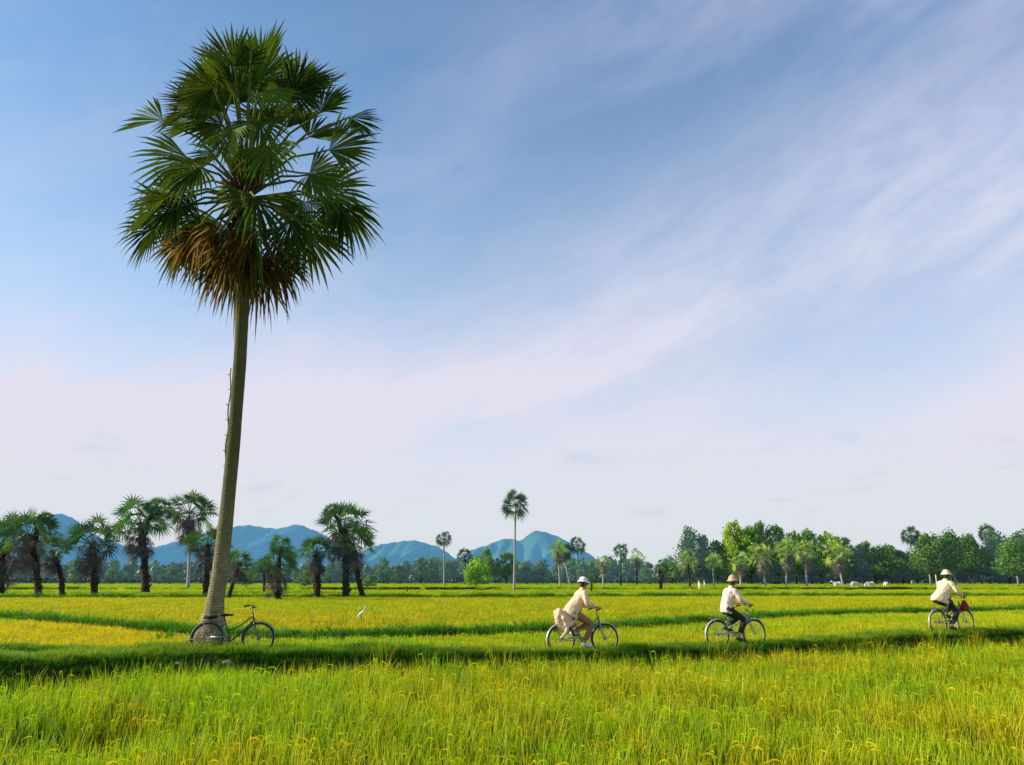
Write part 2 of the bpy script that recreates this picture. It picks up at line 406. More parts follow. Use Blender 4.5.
# left of x=-9 the front field gives way to rank green grass
keep = (dd < edge) & (hole > 1) & (hole2 > 1) & (hole3 > 1) & (RNG.random(A.size) < .93)
keep &= (np.abs(A) < B*1.25+4)
A, B, dd = A[keep], B[keep], dd[keep]
rp = .36+.55*fbm(A, B, .55, 1)+.22*np.clip((10.2-B)/4, 0, 1)*(A < 3) + .1*(A > -2)-.45*np.exp(-(((A+5.0)/2.0)**2+((B-10.3)/1.6)**2))-.35*np.exp(-((A+9)/2.5)**2)
rp = rp+RNG.normal(0, .24, A.size)
hs = 1+.12*fbm(A, B, .8, 5)+RNG.normal(0, .10, A.size)-.50*np.exp(-(((A+5.2)/1.1)**2+((B-10.5)/1.0)**2))
Pz = ground(A, B)
S = np.stack([hs*1.0, hs*1.0, hs*.98], -1)
wd = np.stack([RNG.normal(0, .09, A.size), .05+RNG.normal(0, .09, A.size)], -1)
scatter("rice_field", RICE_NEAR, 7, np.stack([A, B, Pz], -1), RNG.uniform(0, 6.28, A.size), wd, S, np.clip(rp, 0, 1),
        "ripening lime and golden rice plants filling the field in front of the raised grass path", "rice field")
# second field (behind the path, up to the second bund)
def palms_clear(A, B): return np.ones(A.size, bool)
A, B = jitter(-50, 60, 19, 68, .36)
d = B-yD(A); d2 = yB2(A)-B
low = np.where(A < -6.8, 23.2-.10*(A+12), 0)
k = (d > np.where(A < -3.2, 3.2, 1.0)+.12*np.sin(A*2)) & (B > low) & (d2 > 1.5) & (np.abs(A) < B*.80+6)
A, B = A[k], B[k]
rp = .42+.40*fbm(A, B, .35, 2)+RNG.normal(0, .12, A.size)+.5*(A < -9.5)*(B < 36)-.25*(A > -9.0)*(A < -3)*(B < 30)
hs = np.ones(A.size)*(1.0+.0*A)+RNG.normal(0, .05, A.size)
scatter("rice_field", RICE_MID, 4, np.stack([A, B, ground(A, B)-.04], -1), RNG.uniform(0, 6.28, A.size), RNG.normal(0, .06, (A.size, 2)),
        np.stack([hs, hs, hs*.98], -1), np.clip(rp, 0, 1), "band of yellow green rice just behind the cyclists and the grass path", "rice field")
# third field
A, B = jitter(-90, 110, 28, 90, .62)
k = (B-yB2(A) > 1.6) & (yB3(A)-B > 2.0) & (np.abs(A) < B*.80+8)
A, B = A[k], B[k]
rp = .56+.42*fbm(A, B, .12, 3)+RNG.normal(0, .1, A.size)
hs = 1.15+RNG.normal(0, .05, A.size)
scatter("rice_field", RICE_MID, 4, np.stack([A, B, ground(A, B)-.06], -1), RNG.uniform(0, 6.28, A.size), RNG.normal(0, .05, (A.size, 2)),
        np.stack([hs*1.5, hs*1.5, hs*.88], -1), np.clip(rp, 0, 1), "golden band of rice beyond the second dark bund", "rice field")
# far fields
A, B = jitter(-150, 170, 80, 250, 1.55)
k = (B-yB3(A) > 2.4) & ((np.abs(B-yB4(A)) > 2.2) | (np.sin(A*.09) < -.2)) & (np.abs(A) < B*.75+10)
A, B = A[k], B[k]
rp = .28+.32*fbm(A, B*2.5, .035, 6)+RNG.normal(0, .08, A.size)-.12*(B > 150)
hs = 1+RNG.normal(0, .06, A.size)
scatter("rice_field", RICE_FAR, 4, np.stack([A, B, ground(A, B)-.05], -1), RNG.uniform(0, 6.28, A.size), RNG.normal(0, .04, (A.size, 2)),
        np.stack([hs, hs, hs*.92], -1), np.clip(rp, 0, 1), "bright lime green rice spreading far off to the tree line", "rice field")
# grass on the path and bunds
A, B = jitter(-24, 34, 12, 42, .125)
d = B-yD(A)
k = ((d > -1.30) & (d < np.where(A < -3.2, 3.3, 1.15))) | ((A < -6.2) & (d > 0) & (B < 23.6-.10*(A+12)))
k &= (np.abs(A) < B*.8+3)
A, B = A[k], B[k]; d = B-yD(A)
rp = .30+.40*fbm(A, B, .9, 8)+RNG.normal(0, .14, A.size)+.30*(np.abs(d) < .55)+np.where((A > 6.5) & (d < -.4), .45, 0)-np.where((d < -.6) & (A < 6), .22, 0)  # dike front tinted darker, its shade put into the grass colour
hs = .8+.45*fbm(A, B, 1.7, 3)+RNG.normal(0, .15, A.size)+np.where(np.abs(d) < .45, .15, .10)-.1*(d < -.6)
hs = hs+.25*np.exp(-(((A+6.1)/1.0)**2+((B-17.55)/.22)**2)); hs = np.clip(hs, .4, 2.0)
scatter("grass", GRASS, 5, np.stack([A, B, ground(A, B)-.015], -1), RNG.uniform(0, 6.28, A.size), RNG.normal(0, .15, (A.size, 2)),
        np.stack([hs, hs, hs], -1), np.clip(rp, 0, 1), "short green grass covering the raised path the cyclists ride along", "grass")
pts = []
for x in np.arange(-60, 85, .30):
    for k_ in range(7): pts.append((x+random.uniform(-.2, .2), float(yB2(x))+random.gauss(0, .70+.35*math.sin(x*.7))))
for x in np.arange(-100, 120, .8):
    for k_ in range(6): pts.append((x+random.uniform(-.4, .4), float(yB3(x))+random.gauss(0, 1.1)))
for x in np.arange(-140, 160, 1.3):
    for k_ in range(2 if math.sin(x*.09) > -.2 else 0): pts.append((x+random.uniform(-.6, .6), float(yB4(x))+random.gauss(0, 1.4)))
pts = np.array(pts); A, B = pts[:, 0], pts[:, 1]
hs = (1.55+.9*fbm(A, B, .8, 4)+RNG.normal(0, .35, A.size))*np.where(B > 70, 1.4, 1)
scatter("bund_grass", GRASS, 5, np.stack([A, B, ground(A, B)-.03], -1), RNG.uniform(0, 6.28, A.size), RNG.normal(0, .12, (A.size, 2)),
        np.stack([hs*1.6, hs*1.6, hs*.9], -1), np.clip(.06+.35*fbm(A, B, .5, 12)+RNG.normal(0, .12, A.size), 0, 1), "dark green grass growing along the low bunds between the rice fields", "grass")  # dark green here paints the bunds' shaded fronts into the grass

# ------------------------------------------------------------------ hills
def hills(name, ridge, Yd, mat, base_y=582, step=6, rough=1.0, seed=1):
    """real slopes: ridge line running across, falling to the plain in front"""
    xs = np.arange(ridge[0][0], ridge[-1][0]+1, 2.0); rg = np.interp(xs, [r[0] for r in ridge], [r[1] for r in ridge]); rg = np.convolve(np.pad(rg, 2, mode='edge'), np.ones(5)/5, mode='valid')
    rs = np.random.default_rng(seed)
    V = []; rows = 14
    for i, (px, py) in enumerate(zip(xs, rg)):
        py = py+rough*(.5*math.sin(px*.21)+.35*math.sin(px*.57+1)+.25*math.sin(px*1.3))
        py = min(py, 576)
        top = at(px, py, Yd); H = top.z
        for j in range(rows):
            t = j/(rows-1)
            spur = 1+.18*math.sin(px*.16+j*.25)*math.sin(px*.05+2)+.2*math.sin(px*.45+j*.5)
            prof = (1-t)**1.25
            yy = Yd-t*1300*spur*(.4+.6*H/300)
            zz_ = H*prof*(1+.10*math.sin(px*.5+j)*t*(1-t)*4)-(4 if t == 1 else 0)
            V.append((top.x+25*math.sin(j*1.1+px*.2)*t, yy, zz_))
    n = len(xs)
    # back slope
    for i in range(n):
        a = V[i*rows]; V.append((a[0], a[1]+900, -5))
    F = [(i*rows+j, (i+1)*rows+j, (i+1)*rows+j+1, i*rows+j+1) for i in range(n-1) for j in range(rows-1)]
    F += [(i*rows, n*rows+i, n*rows+i+1, (i+1)*rows) for i in range(n-1)]
    me = bpy.data.meshes.new(name); me.from_pydata(V, [], F); me.materials.append(mat)
    me.polygons.foreach_set('use_smooth', [True]*len(F))
    return tag(link(name, me), kind='structure')
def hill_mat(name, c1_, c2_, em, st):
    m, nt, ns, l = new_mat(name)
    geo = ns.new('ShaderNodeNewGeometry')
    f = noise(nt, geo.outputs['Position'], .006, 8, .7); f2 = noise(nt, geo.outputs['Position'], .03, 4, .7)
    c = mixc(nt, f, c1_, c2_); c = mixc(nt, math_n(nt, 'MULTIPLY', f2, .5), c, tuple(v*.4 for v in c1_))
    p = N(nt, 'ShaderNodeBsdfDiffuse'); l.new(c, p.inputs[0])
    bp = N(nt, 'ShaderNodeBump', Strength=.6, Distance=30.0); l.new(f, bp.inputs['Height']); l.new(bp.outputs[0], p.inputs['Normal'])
    e = N(nt, 'ShaderNodeEmission', Strength=st); e.inputs[0].default_value = (*em, 1)  # glow added to the slopes stands in for the airlight haze
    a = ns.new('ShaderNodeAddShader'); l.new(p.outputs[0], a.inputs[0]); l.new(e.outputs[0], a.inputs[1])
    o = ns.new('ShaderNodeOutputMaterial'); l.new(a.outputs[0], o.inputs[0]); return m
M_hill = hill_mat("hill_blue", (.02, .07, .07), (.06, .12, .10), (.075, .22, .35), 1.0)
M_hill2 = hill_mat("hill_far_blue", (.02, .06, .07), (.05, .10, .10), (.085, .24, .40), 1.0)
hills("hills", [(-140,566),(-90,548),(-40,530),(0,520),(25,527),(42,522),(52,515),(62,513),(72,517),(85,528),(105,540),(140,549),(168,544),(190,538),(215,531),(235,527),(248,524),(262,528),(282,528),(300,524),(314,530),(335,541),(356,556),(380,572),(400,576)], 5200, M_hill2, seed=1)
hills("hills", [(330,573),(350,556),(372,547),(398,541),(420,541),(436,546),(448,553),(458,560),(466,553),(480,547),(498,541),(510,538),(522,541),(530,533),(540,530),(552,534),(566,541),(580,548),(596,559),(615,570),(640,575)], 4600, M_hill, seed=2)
# pale quarry scar on the right-hand peak
mb = MB(); q = at(542, 543, 4600)
# ------------------------------------------------------------------ palms
M_fan_hero = leaf_mat("palm_leaf", (.005, .026, .006), (.135, .26, .014), .22, rough=.6, spec=.15, yellow=(.25, .32, .03))
M_fan_dry = leaf_mat("dry_palm_leaf", (.022, .020, .008), (.75, .36, .08), .25, rough=.8, spec=.1)
M_petiole = simple("palm_stalk", (.16, .19, .05), .85, var=.2, spec=.1)
def hz_col(c, h): return tuple(a*(1-h)+b*h*.5 for a, b in zip(c, HAZE))
def bark(name, c1_, c2_, ring=14.0, rs=.5, haze=0.0):
    m, nt, ns, l = new_mat(name)
    tc = ns.new('ShaderNodeTexCoord')
    f = noise(nt, tc.outputs['Object'], 3.0, 6, .65)
    wv = N(nt, 'ShaderNodeTexWave', Scale=ring/6.28, Distortion=6.0, Detail=4.0); wv.bands_direction = 'Z'
    wv.inputs['Detail Scale'].default_value = 2.0
    l.new(tc.outputs['Object'], wv.inputs['Vector'])
    c = mixc(nt, f, c1_, c2_); c = mixc(nt, math_n(nt, 'MULTIPLY', wv.outputs['Fac'], rs), c, tuple(v*.5 for v in c1_))
    f9 = noise(nt, tc.outputs['Object'], 30.0, 4, .7); c = mixc(nt, ramp(nt, f9, [(.45, (0,)*3), (.65, (.6,)*3)]), c, tuple(v*.35 for v in c1_))
    sp = ns.new('ShaderNodeSeparateXYZ'); l.new(tc.outputs['Object'], sp.inputs[0])
    if name == "hero_bark":   # tan foot, its sunlit paleness painted in; darker olive green higher up
        g = ramp(nt, math_n(nt, 'DIVIDE', sp.outputs['Z'], 10.0), [(.0, (0, 0, 0)), (.45, (1, 1, 1))])
        c = mixc(nt, math_n(nt, 'MULTIPLY', g, .85), c, (.060, .075, .014))
        f5 = noise(nt, tc.outputs['Object'], 7.0, 5, .7)
        c = mixc(nt, ramp(nt, f5, [(.50, (0, 0, 0)), (.66, (.7, .7, .7))]), c, (.12, .10, .03))
    p = N(nt, 'ShaderNodeBsdfPrincipled', Roughness=.9); p.inputs['Specular IOR Level'].default_value = .15
    l.new(c, p.inputs['Base Color'])
    bp = N(nt, 'ShaderNodeBump', Strength=.5, Distance=.02)
    l.new(math_n(nt, 'ADD', math_n(nt, 'MULTIPLY', wv.outputs['Fac'], .7), math_n(nt, 'ADD', f, f9)), bp.inputs['Height']); l.new(bp.outputs[0], p.inputs['Normal'])
    o = ns.new('ShaderNodeOutputMaterial'); l.new(p.outputs[0], o.inputs[0]); return m
M_bark_hero = bark("hero_bark", (.18, .16, .08), (.62, .50, .29), 34, .34)
M_bark_pale = bark("pale_bark", (.36, .36, .32), (.50, .49, .42), 10, .3)
M_bark_dark = bark("dark_bark", (.030, .026, .020), (.10, .085, .06), 9, .6)

def fan(mb, hub, axis, nrm, Rr, n, span, droop, cup, mat=0, tint=None, rg=random, simple_=False, free=.52, ragged=.08):
    axis = Vector(axis).normalized(); nrm = Vector(nrm); nrm = (nrm-axis*nrm.dot(axis)).normalized(); side = axis.cross(nrm)
    w_ = span/n
    ft = (rg.uniform(.05, .55) if rg.random() < .68 else rg.uniform(.7, 1.0)) if tint is None else tint  # some fans tinted light as painted sun highlights, the others darker
    rads = (0.0, free*.55, free, .80, 1.0) if not simple_ else (0.0, free, 1.0)
    for i in range(n):
        a = -span+2*span*(i+.5)/n+rg.gauss(0, .02)
        L = Rr*(1-.14*(a/span)**2)*rg.uniform(1-ragged, 1+ragged*.5)
        dr = axis*math.cos(a)+side*math.sin(a); tg = -axis*math.sin(a)+side*math.cos(a)
        dl = droop*rg.uniform(.6, 1.5)
        vs = []
        for r_ in rads:
            r = r_*L
            fr = max(0, (r_-free)/(1-free))
            hw = r*math.tan(w_)*.98 if r_ <= free else L*free*math.tan(w_)*(1-fr)**.8*.95
            c = Vector(hub)+dr*r+nrm*(cup*r*(abs(math.sin(a))**1.5)+.0)-nrm*.25*cup*r
            c.z -= dl*Rr*(r_**2.2)*(.45+.75*fr)
            if dl > .3:                      # old leaves fold down and inwards
                c = c-dr*dl*.22*r*fr
            pl = hw*.55
            vs += [c-tg*hw+nrm*pl, c-nrm*pl, c+tg*hw+nrm*pl] if not simple_ else [c-tg*hw, c+tg*hw]
        k = 3 if not simple_ else 2; fs = []
        for j in range(len(rads)-1):
            for q_ in range(k-1):
                if j == 0: fs.append((0, (j+1)*k+q_, (j+1)*k+q_+1))
                else: fs.append((j*k+q_, (j+1)*k+q_, (j+1)*k+q_+1, j*k+q_+1))
        mb.add(vs, fs, mat, min(1, max(0, ft+rg.gauss(0, .14))))

# --- the big sugar palm
HY = 18.6
g0 = at(211, 637, HY); HZ = gz(g0.x, HY)
hero = empty("sugar_palm", (g0.x, HY, HZ), 0, "very tall sugar palm at left with a huge crown, parked bicycle at its foot", "palm tree", None)
ctrl = [(208, 645, .38), (209, 638, .35), (211, 628, .30), (213.5, 614, .25), (215.5, 600, .225), (219, 580, .215), (222, 555, .20), (226, 520, .19), (230, 480, .18), (234, 440, .172), (237, 400, .172), (240, 360, .175), (242, 320, .178), (243.5, 285, .19), (244, 235, .20), (244.5, 200, .16)]
P_ = [at(a, b, HY)-Vector((g0.x, HY, HZ)) for a, b, c in ctrl]; P_[0].z = -.25
pts = []; rr = []
for i in range(len(P_)-1):
    for k in range(8):
        t = k/8; q = P_[i].lerp(P_[i+1], t); pts.append(q); r = ctrl[i][2]*(1-t)+ctrl[i+1][2]*t
        rr.append(.86*r*(1+.008*math.sin(q.z*17)+.014*math.sin(q.z*3.3)))
pts.append(P_[-1]); rr.append(ctrl[-1][2])
mb = MB(); mb.tube(pts, rr, 28)
# irregular root bulge
vv = []
for v_ in mb.v:
    v_ = Vector(v_)
    if v_.z < 1.3:
        a = math.atan2(v_.y-pts[0].y, v_.x-pts[0].x); f = (1-max(0, v_.z)/1.3)**1.5
        m_ = 1+f*(.10*math.sin(a*5+1)+.10*math.sin(a*9+2+v_.z*6)+.05*math.sin(a*17)+.05*math.sin(v_.z*23))
        c = Vector((P_[1].x, 0, v_.z)); v_ = c+(v_-c)*m_; v_.z = v_.z
    vv.append(v_)
mb.v = vv
trunk = mb.build("trunk", M_bark_hero, hero)
mb = MB()
for k in range(60):                       # fibrous root mass
    a = random.uniform(0, 6.28); x0 = P_[1].x+.33*math.cos(a); y0 = .33*math.sin(a)
    p0 = Vector((x0, y0, random.uniform(.12, .35))); p1 = Vector((P_[1].x+.47*math.cos(a+.1), .47*math.sin(a+.1), random.uniform(.02, .1)))
    mb.tube([p0, p0.lerp(p1, .5)+Vector((0, 0, .02)), p1+Vector((0, 0, -.12))], [.022, .03, .02], 6)
mb.build("root", M_bark_hero, hero)
G = at(244, 190, HY)-Vector((g0.x, HY, HZ))      # growing point of the crown
U = 19.3/800; VS = 1.16                                       # metres per pixel at the crown
fr = [  # px, py of the leaf hub, depth, pointing (deg in the picture), radius px, droop, kind
 (256,84,-.3,92,58,.03,0),(222,96,.2,116,50,.04,0),(288,92,.2,62,52,.04,0),(244,92,.9,104,54,.03,0),(272,88,1.0,76,54,.03,0),
 (196,118,-.3,140,46,.06,0),(148,126,.1,184,50,.08,0),(200,138,-.9,214,46,.14,0),(182,182,.1,196,50,.16,0),(196,178,-.8,222,54,.24,0),
 (186,200,-.5,216,62,.28,0),(178,222,.7,228,50,.34,1),(322,124,-.2,62,42,.16,0),(346,114,.5,-30,38,.14,0),(336,164,-.5,10,54,.18,0),(326,182,.3,-14,52,.24,0),
 (322,190,-.9,-42,54,.34,0),(306,196,.2,-75,60,.36,0),(286,178,-1.3,-84,44,.36,0),(254,170,-1.7,-95,40,.40,0),(272,214,-1.0,-66,54,.45,0),
 (218,190,-1.3,-130,44,.4,0),(248,112,-1.6,84,42,.06,0),(268,104,-1.9,70,14,.02,2),(226,128,-1.4,200,40,.14,0),(278,128,-1.3,-50,38,.14,2),
 (262,100,1.7,88,54,.04,0),(226,112,1.5,130,48,.06,0),(290,112,1.6,42,50,.06,0),(214,160,1.6,186,44,.16,0),(292,150,1.7,-8,42,.18,0),
 (210,205,1.2,222,52,.34,0),(296,208,1.3,-52,54,.34,0),(300,120,-.9,18,38,.08,0),(344,196,.6,-62,50,.38,0)]
dry = [(214,226,-.8,-108,44,.75),(246,243,-.7,-92,52,.8),(266,240,-.3,-78,52,.75),(216,232,.4,-125,48,.7),(280,232,.4,-62,52,.7),(255,240,.7,-88,54,.8),
       (232,240,.8,-104,50,.8),(188,228,-.3,-118,36,.6),(270,225,-.8,-75,44,.7),(240,225,-1.0,-98,40,.7)]
mbc = MB(); mbd = MB(); mbp = MB()
rg = random.Random(11)
fr += [(236,112,-.9,108,50,.05,0),(262,106,-.8,80,50,.05,0),(248,134,-1.2,98,46,.08,0),(212,128,-.3,138,48,.08,0),(208,100,-.2,128,48,.05,0),(306,102,.1,48,48,.05,0),(230,142,-1.0,150,48,.12,0),(288,128,-.8,30,44,.1,0),
       (232,98,.5,112,54,.03,0),(276,98,.5,66,54,.03,0),(250,108,1.2,96,54,.03,0),(206,152,.6,178,48,.14,0),(228,150,-.8,168,44,.16,0),(268,150,-.9,-70,42,.25,0),
       (176,124,.5,160,44,.06,0),(170,205,.2,200,52,.25,0),(240,150,1.6,120,50,.1,0),(192,214,-.9,240,46,.4,1)]
fr += [(222,232,-.5,-115,50,.5,0),(262,236,-.6,-75,52,.5,0),(282,232,.2,-62,50,.5,0),(206,236,.3,-125,46,.5,1),(248,244,-.2,-92,50,.5,1),(268,244,.6,-70,50,.5,1),(232,246,.6,-104,48,.5,1),
       (150,222,.2,-130,42,.4,0),(300,225,-.4,-65,46,.5,0),(345,200,.1,-75,48,.5,0)]
fr += [(rg.gauss(244, 34), rg.uniform(100, 225), rg.uniform(-1.6, 1.6), 0, rg.uniform(40, 50), .3, 9) for k in range(2)]
for (px, py, dy, ang, rad, dr_, kd) in fr:
    if kd == 9: ang = math.degrees(math.atan2((190-py)+rg.gauss(0, 25), (px-244)*1.3+rg.gauss(0, 15))); kd = 0; dr_ = .1+.3*(py > 160)
    py = py-4+(6 if py > 180 else 0)
    hub = G+Vector(((px-244)*U, dy*1.0, (190-py)*U*VS+.15*(py < 150)))
    out = (hub-G); a = R(ang)
    ax = Vector((math.cos(a), 0, math.sin(a)))*1.0+Vector((0, dy*.22, 0))
    nr = Vector((rg.gauss(0, .5), -1+rg.gauss(0, .2), .30+rg.gauss(0, .4)))
    tint = {0: None, 1: .2, 2: 1.3}[kd]
    fan(mbc, hub, ax, nr, rad*U*1.06, 21, R(rg.uniform(62, 100) if kd != 2 else 60), dr_*.42, .42, 0, (min(1, tint) if tint else None), rg, free=rg.uniform(.50, .62), ragged=.14)
    st = G+Vector((out.x*.05, out.y*.05, -.25+.3*(out.z > 0)))
    mid = st.lerp(hub, .55)+Vector((0, 0, .12*out.length))
    mbp.tube([st, st.lerp(mid, .6), mid, mid.lerp(hub, .6)-Vector((0, 0, .02)), hub], [.05, .038, .03, .026, .022], 6)
for (px, py, dy, ang, rad, dr_) in dry:
    py += 20; hub = G+Vector(((px-244)*U*.9, dy, (190-py)*U*VS)); a = R(ang)
    fan(mbd, hub, Vector((math.cos(a), dy*.3, math.sin(a))), Vector((rg.gauss(0, .5), -1, .2)), rad*U*.9, 20, R(rg.uniform(75, 110)), dr_*.55, .5, 0,
        rg.choice([.0, .05, .1, .0, .0, .55, .1, .2, .0]), rg, free=.5, ragged=.25)
    st = G+Vector((0, 0, -.5)); mbp.tube([st, st.lerp(hub, .5)+Vector((0, 0, .15)), hub], [.05, .035, .025], 6)
crown = mbc.build("crown", M_fan_hero, hero, smooth=False)
mbd.build("dead_fronds", M_fan_dry, hero, smooth=False)
mbp.build("leaf_stalks", M_petiole, hero)
mb = MB()                                   # old leaf bases and flower stalks at the crown's heart
for k in range(46):
    a = rg.uniform(0, 6.28); z = rg.uniform(-1.9, .2)
    p0 = G+Vector((.14*math.cos(a), .14*math.sin(a), z)); p1 = p0+Vector((math.cos(a)*rg.uniform(.2, .42), math.sin(a)*rg.uniform(.2, .42), rg.uniform(-.05, .35)))
    mb.tube([p0, p1], [.07, .03], 5)
mb.build("leaf_base", simple("leaf_base", (.13, .055, .03), .9, var=.3), hero)
# bamboo climbing pole tied against the trunk
bp0 = at(224.5, 475, HY-.05); bp1 = at(231.5, 368, HY-.02)
pole = empty("bamboo_pole", bp0, 0, "thin dark bamboo climbing pole with side pegs lashed to the tall palm trunk", "pole")
mb = MB(); n_ = 14
pl = [(bp1-bp0)*(i/n_)+Vector((.02*math.sin(i*1.3), 0, 0)) for i in range(n_+1)]
mb.tube(pl, [.022-.0006*i for i in range(n_+1)], 7)
M_bamboo = simple("bamboo", (.07, .09, .03), .6)
mb.build("pole", M_bamboo, pole)
mb = MB()
for i in range(1, n_, 2):
    mb = MB(); mb.tube([pl[i], pl[i]+Vector((-.06, -.03, .03))], [.010, .007], 5); mb.build("peg", M_bamboo, pole)

# --- far palms
def crown_mesh(name, n, seed, mat, up=1.0, low=-.5, nl=18, fr_=.36, dead=0):
    rg = random.Random(seed); mb = MB()
    for i in range(n):
        ez = low+(1.0-low)*(i+.5)/n; ez = max(-.95, min(.98, ez+rg.gauss(0, .06))); ph = i*2.39996+rg.gauss(0, .25)
        rr_ = math.sqrt(max(0, 1-ez*ez)); d_ = Vector((rr_*math.cos(ph), rr_*math.sin(ph), ez*up))
        hub = d_*rg.uniform(.44, .76)
        nr = Vector((rg.gauss(0, .5), rg.gauss(0, .5), 1)) if abs(d_.z) < .8 else Vector((math.cos(ph+1.5), math.sin(ph+1.5), .2))
        nr = nr+Vector((rg.gauss(0, .4), rg.gauss(-.5, .5), 0))
        fan(mb, hub, d_+Vector((0, 0, -.1)), nr, fr_*rg.uniform(.9, 1.2), nl, R(115), .12+.35*max(0, .2-ez), .3, 0, None, rg, simple_=True, free=.40)
        mb.tube([Vector((0, 0, 0)), hub], [.012, .008], 4, 0, .4, False)
    return mb.mesh(name, mat, False)
def skirt_mesh(name, n, seed, mat, low=-.9, rad=.42):
    rg = random.Random(seed); mb = MB()
    for i in range(n):
        ph = i*2.39996; z = -.1+(low+.1)*(i/n)
        hub = Vector((math.cos(ph)*rad*rg.uniform(.3, 1.1), math.sin(ph)*rad*rg.uniform(.3, 1.1), z+rg.uniform(-.1, .15)))
        fan(mb, hub, Vector((math.cos(ph)*.5, math.sin(ph)*.5, -1)), Vector((math.cos(ph), math.sin(ph)-.3, .4)), .34*rg.uniform(.8, 1.15), 12, R(80), .2, .4, 0,
            rg.choice([.05, .1, .15, .3, .6]), rg, simple_=True, free=.4, ragged=.25)
        mb.tube([Vector((0, 0, z*.6)), hub], [.012, .008], 4, 0, .3, False)
    return mb.mesh(name, mat, False)
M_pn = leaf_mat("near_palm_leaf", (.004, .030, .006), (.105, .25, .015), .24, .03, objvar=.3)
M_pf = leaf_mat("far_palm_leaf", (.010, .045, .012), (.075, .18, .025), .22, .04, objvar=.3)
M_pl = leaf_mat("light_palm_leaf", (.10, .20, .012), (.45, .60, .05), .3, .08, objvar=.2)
M_skd = leaf_mat("dark_dead_frond", (.020, .018, .014), (.20, .15, .10), .15, .03, rough=.9)
M_skl = leaf_mat("pale_dead_frond", (.06, .045, .03), (.36, .24, .15), .15, .08, rough=.9)
CR = {'near': [crown_mesh("crown", 30, s, M_pn, 1.0, -.35, 13, .46) for s in (1, 2, 3)],
      'far': [crown_mesh("crown", 48, s, M_pf, 1.05, -.75, 14, .42) for s in (4, 5, 6)],
      'light': [crown_mesh("crown", 32, s, M_pl, 1.0, -.6, 14, .36) for s in (7, 8)]}
SK = {'near': [skirt_mesh("dead_fronds", 36, s, M_skd, -1.0, .40) for s in (1, 2, 3)],
      'light': [skirt_mesh("dead_fronds", 30, s, M_skl, -1.0, .30) for s in (4, 5)],
      'far': [skirt_mesh("dead_fronds", 18, s, M_skl, -.8, .25) for s in (6, 7)]}
pc = [0]
def palm(name, bx, by, cx, cy, cr, kind, trunk_px, label, skirt=True, dark=True, squash=1.0, group=None, bend=0, Yd=None, extra=None):
    Yd = Yd or ydist(by); b = at(bx, by, Yd); zg = gz(b.x, Yd) if Yd < 300 else 0
    root = empty(name, (b.x, Yd, zg), 0, label, "palm tree", group)
    c = at(cx, cy, Yd)-Vector((b.x, Yd, zg)); mpp = Yd/823
    mb = MB(); n = 12; pl = []; rd = []
    for i in range(n+1):
        t = i/n; x = c.x*(t if bend == 0 else t**1.7 if bend > 0 else t**.55)
        pl.append(Vector((x, .04*c.z*math.sin(t*3), c.z*t-(.3 if i == 0 else 0))))
        w_ = trunk_px*mpp*.34
        rd.append(w_*(1.15-.8*t if t < .3 else .95-.15*t)*(1+.06*math.sin(i*2.1)))
    mb.tube(pl, rd, 10)
    if dark:                                 # boots of old leaf bases
        for k in range(40):
            t = random.uniform(.08, .95); a = random.uniform(0, 6.28); i = int(t*n); p0 = pl[i].lerp(pl[min(n, i+1)], t*n-i)
            r_ = rd[i]; p0 = p0+Vector((math.cos(a), math.sin(a), 0))*r_*.8
            mb.tube([p0, p0+Vector((math.cos(a)*r_*.55, math.sin(a)*r_*.55, r_*.8))], [r_*.3, r_*.12], 4)
    mb.build("trunk", M_bark_dark if dark else M_bark_pale, root)
    i = pc[0]; pc[0] += 1
    cm = CR[kind][i % len(CR[kind])]; o = link("crown", cm, root); o.location = c; s_ = cr*mpp; o.scale = (s_, s_, s_*squash); o.rotation_euler = (0, 0, i*1.7)
    if skirt:
        sm = SK[kind][i % len(SK[kind])]; o = link("dead_fronds", sm, root); o.location = c; o.scale = (s_, s_, s_*1.05); o.rotation_euler = (0, 0, i*2.3)
    if extra:
        for (ex, ey, er) in extra:
            e = at(ex, ey, Yd)-Vector((b.x, Yd, zg)); o = link("crown", CR[kind][(i+1) % len(CR[kind])], root); o.location = e; es = er*mpp; o.scale = (es, es, es)
            mb = MB(); mb.tube([c*.8, c*.5+e*.5, e], [.12*s_, .08*s_, .05*s_], 6); mb.build("limb", M_bark_dark, root)
    return root
palm("sugar_palm", 1, 592, 2, 545, 34, 'near', 9, "shaggy dark palm cut off by the left edge of the picture")
palm("sugar_palm", 40, 595, 30, 536, 31, 'near', 10, "bushy palm near the left edge with a small side crown reaching up right", extra=[(46, 520, 10)])
palm("sugar_palm", 62, 594, 52, 552, 20, 'near', 8, "short dark palm leaning left in front of the peaked left hill", bend=1)
palm("sugar_palm", 95, 595, 92, 544, 29, 'near', 10, "broad low palm standing alone right of the peaked left hill")
palm("sugar_palm", 146, 591, 141, 524, 31, 'near', 11, "stout palm with a thick grey boot-covered trunk and ragged wide crown", extra=[(158, 512, 18)])
palm("sugar_palm", 188, 587, 189, 513, 27, 'near', 5, "slender palm with a straight pale trunk just left of the big palm", dark=False)
palm("sugar_palm", 205, 595, 208, 545, 24, 'near', 8, "dark dense palm half hidden behind the big palm's trunk")
palm("sugar_palm", 228, 597, 240, 564, 17, 'near', 6, "low palm with a curved dark trunk just right of the big palm's trunk", bend=1)
palm("sugar_palm", 264, 590, 264, 572, 14, 'near', 4, "small leafy palm behind the right side of the parked bicycle", skirt=False)
palm("sugar_palm", 278, 598, 278, 566, 24, 'near', 8, "green bushy palm with a stubby black trunk and a second crown on top", extra=[(281, 547, 14)])
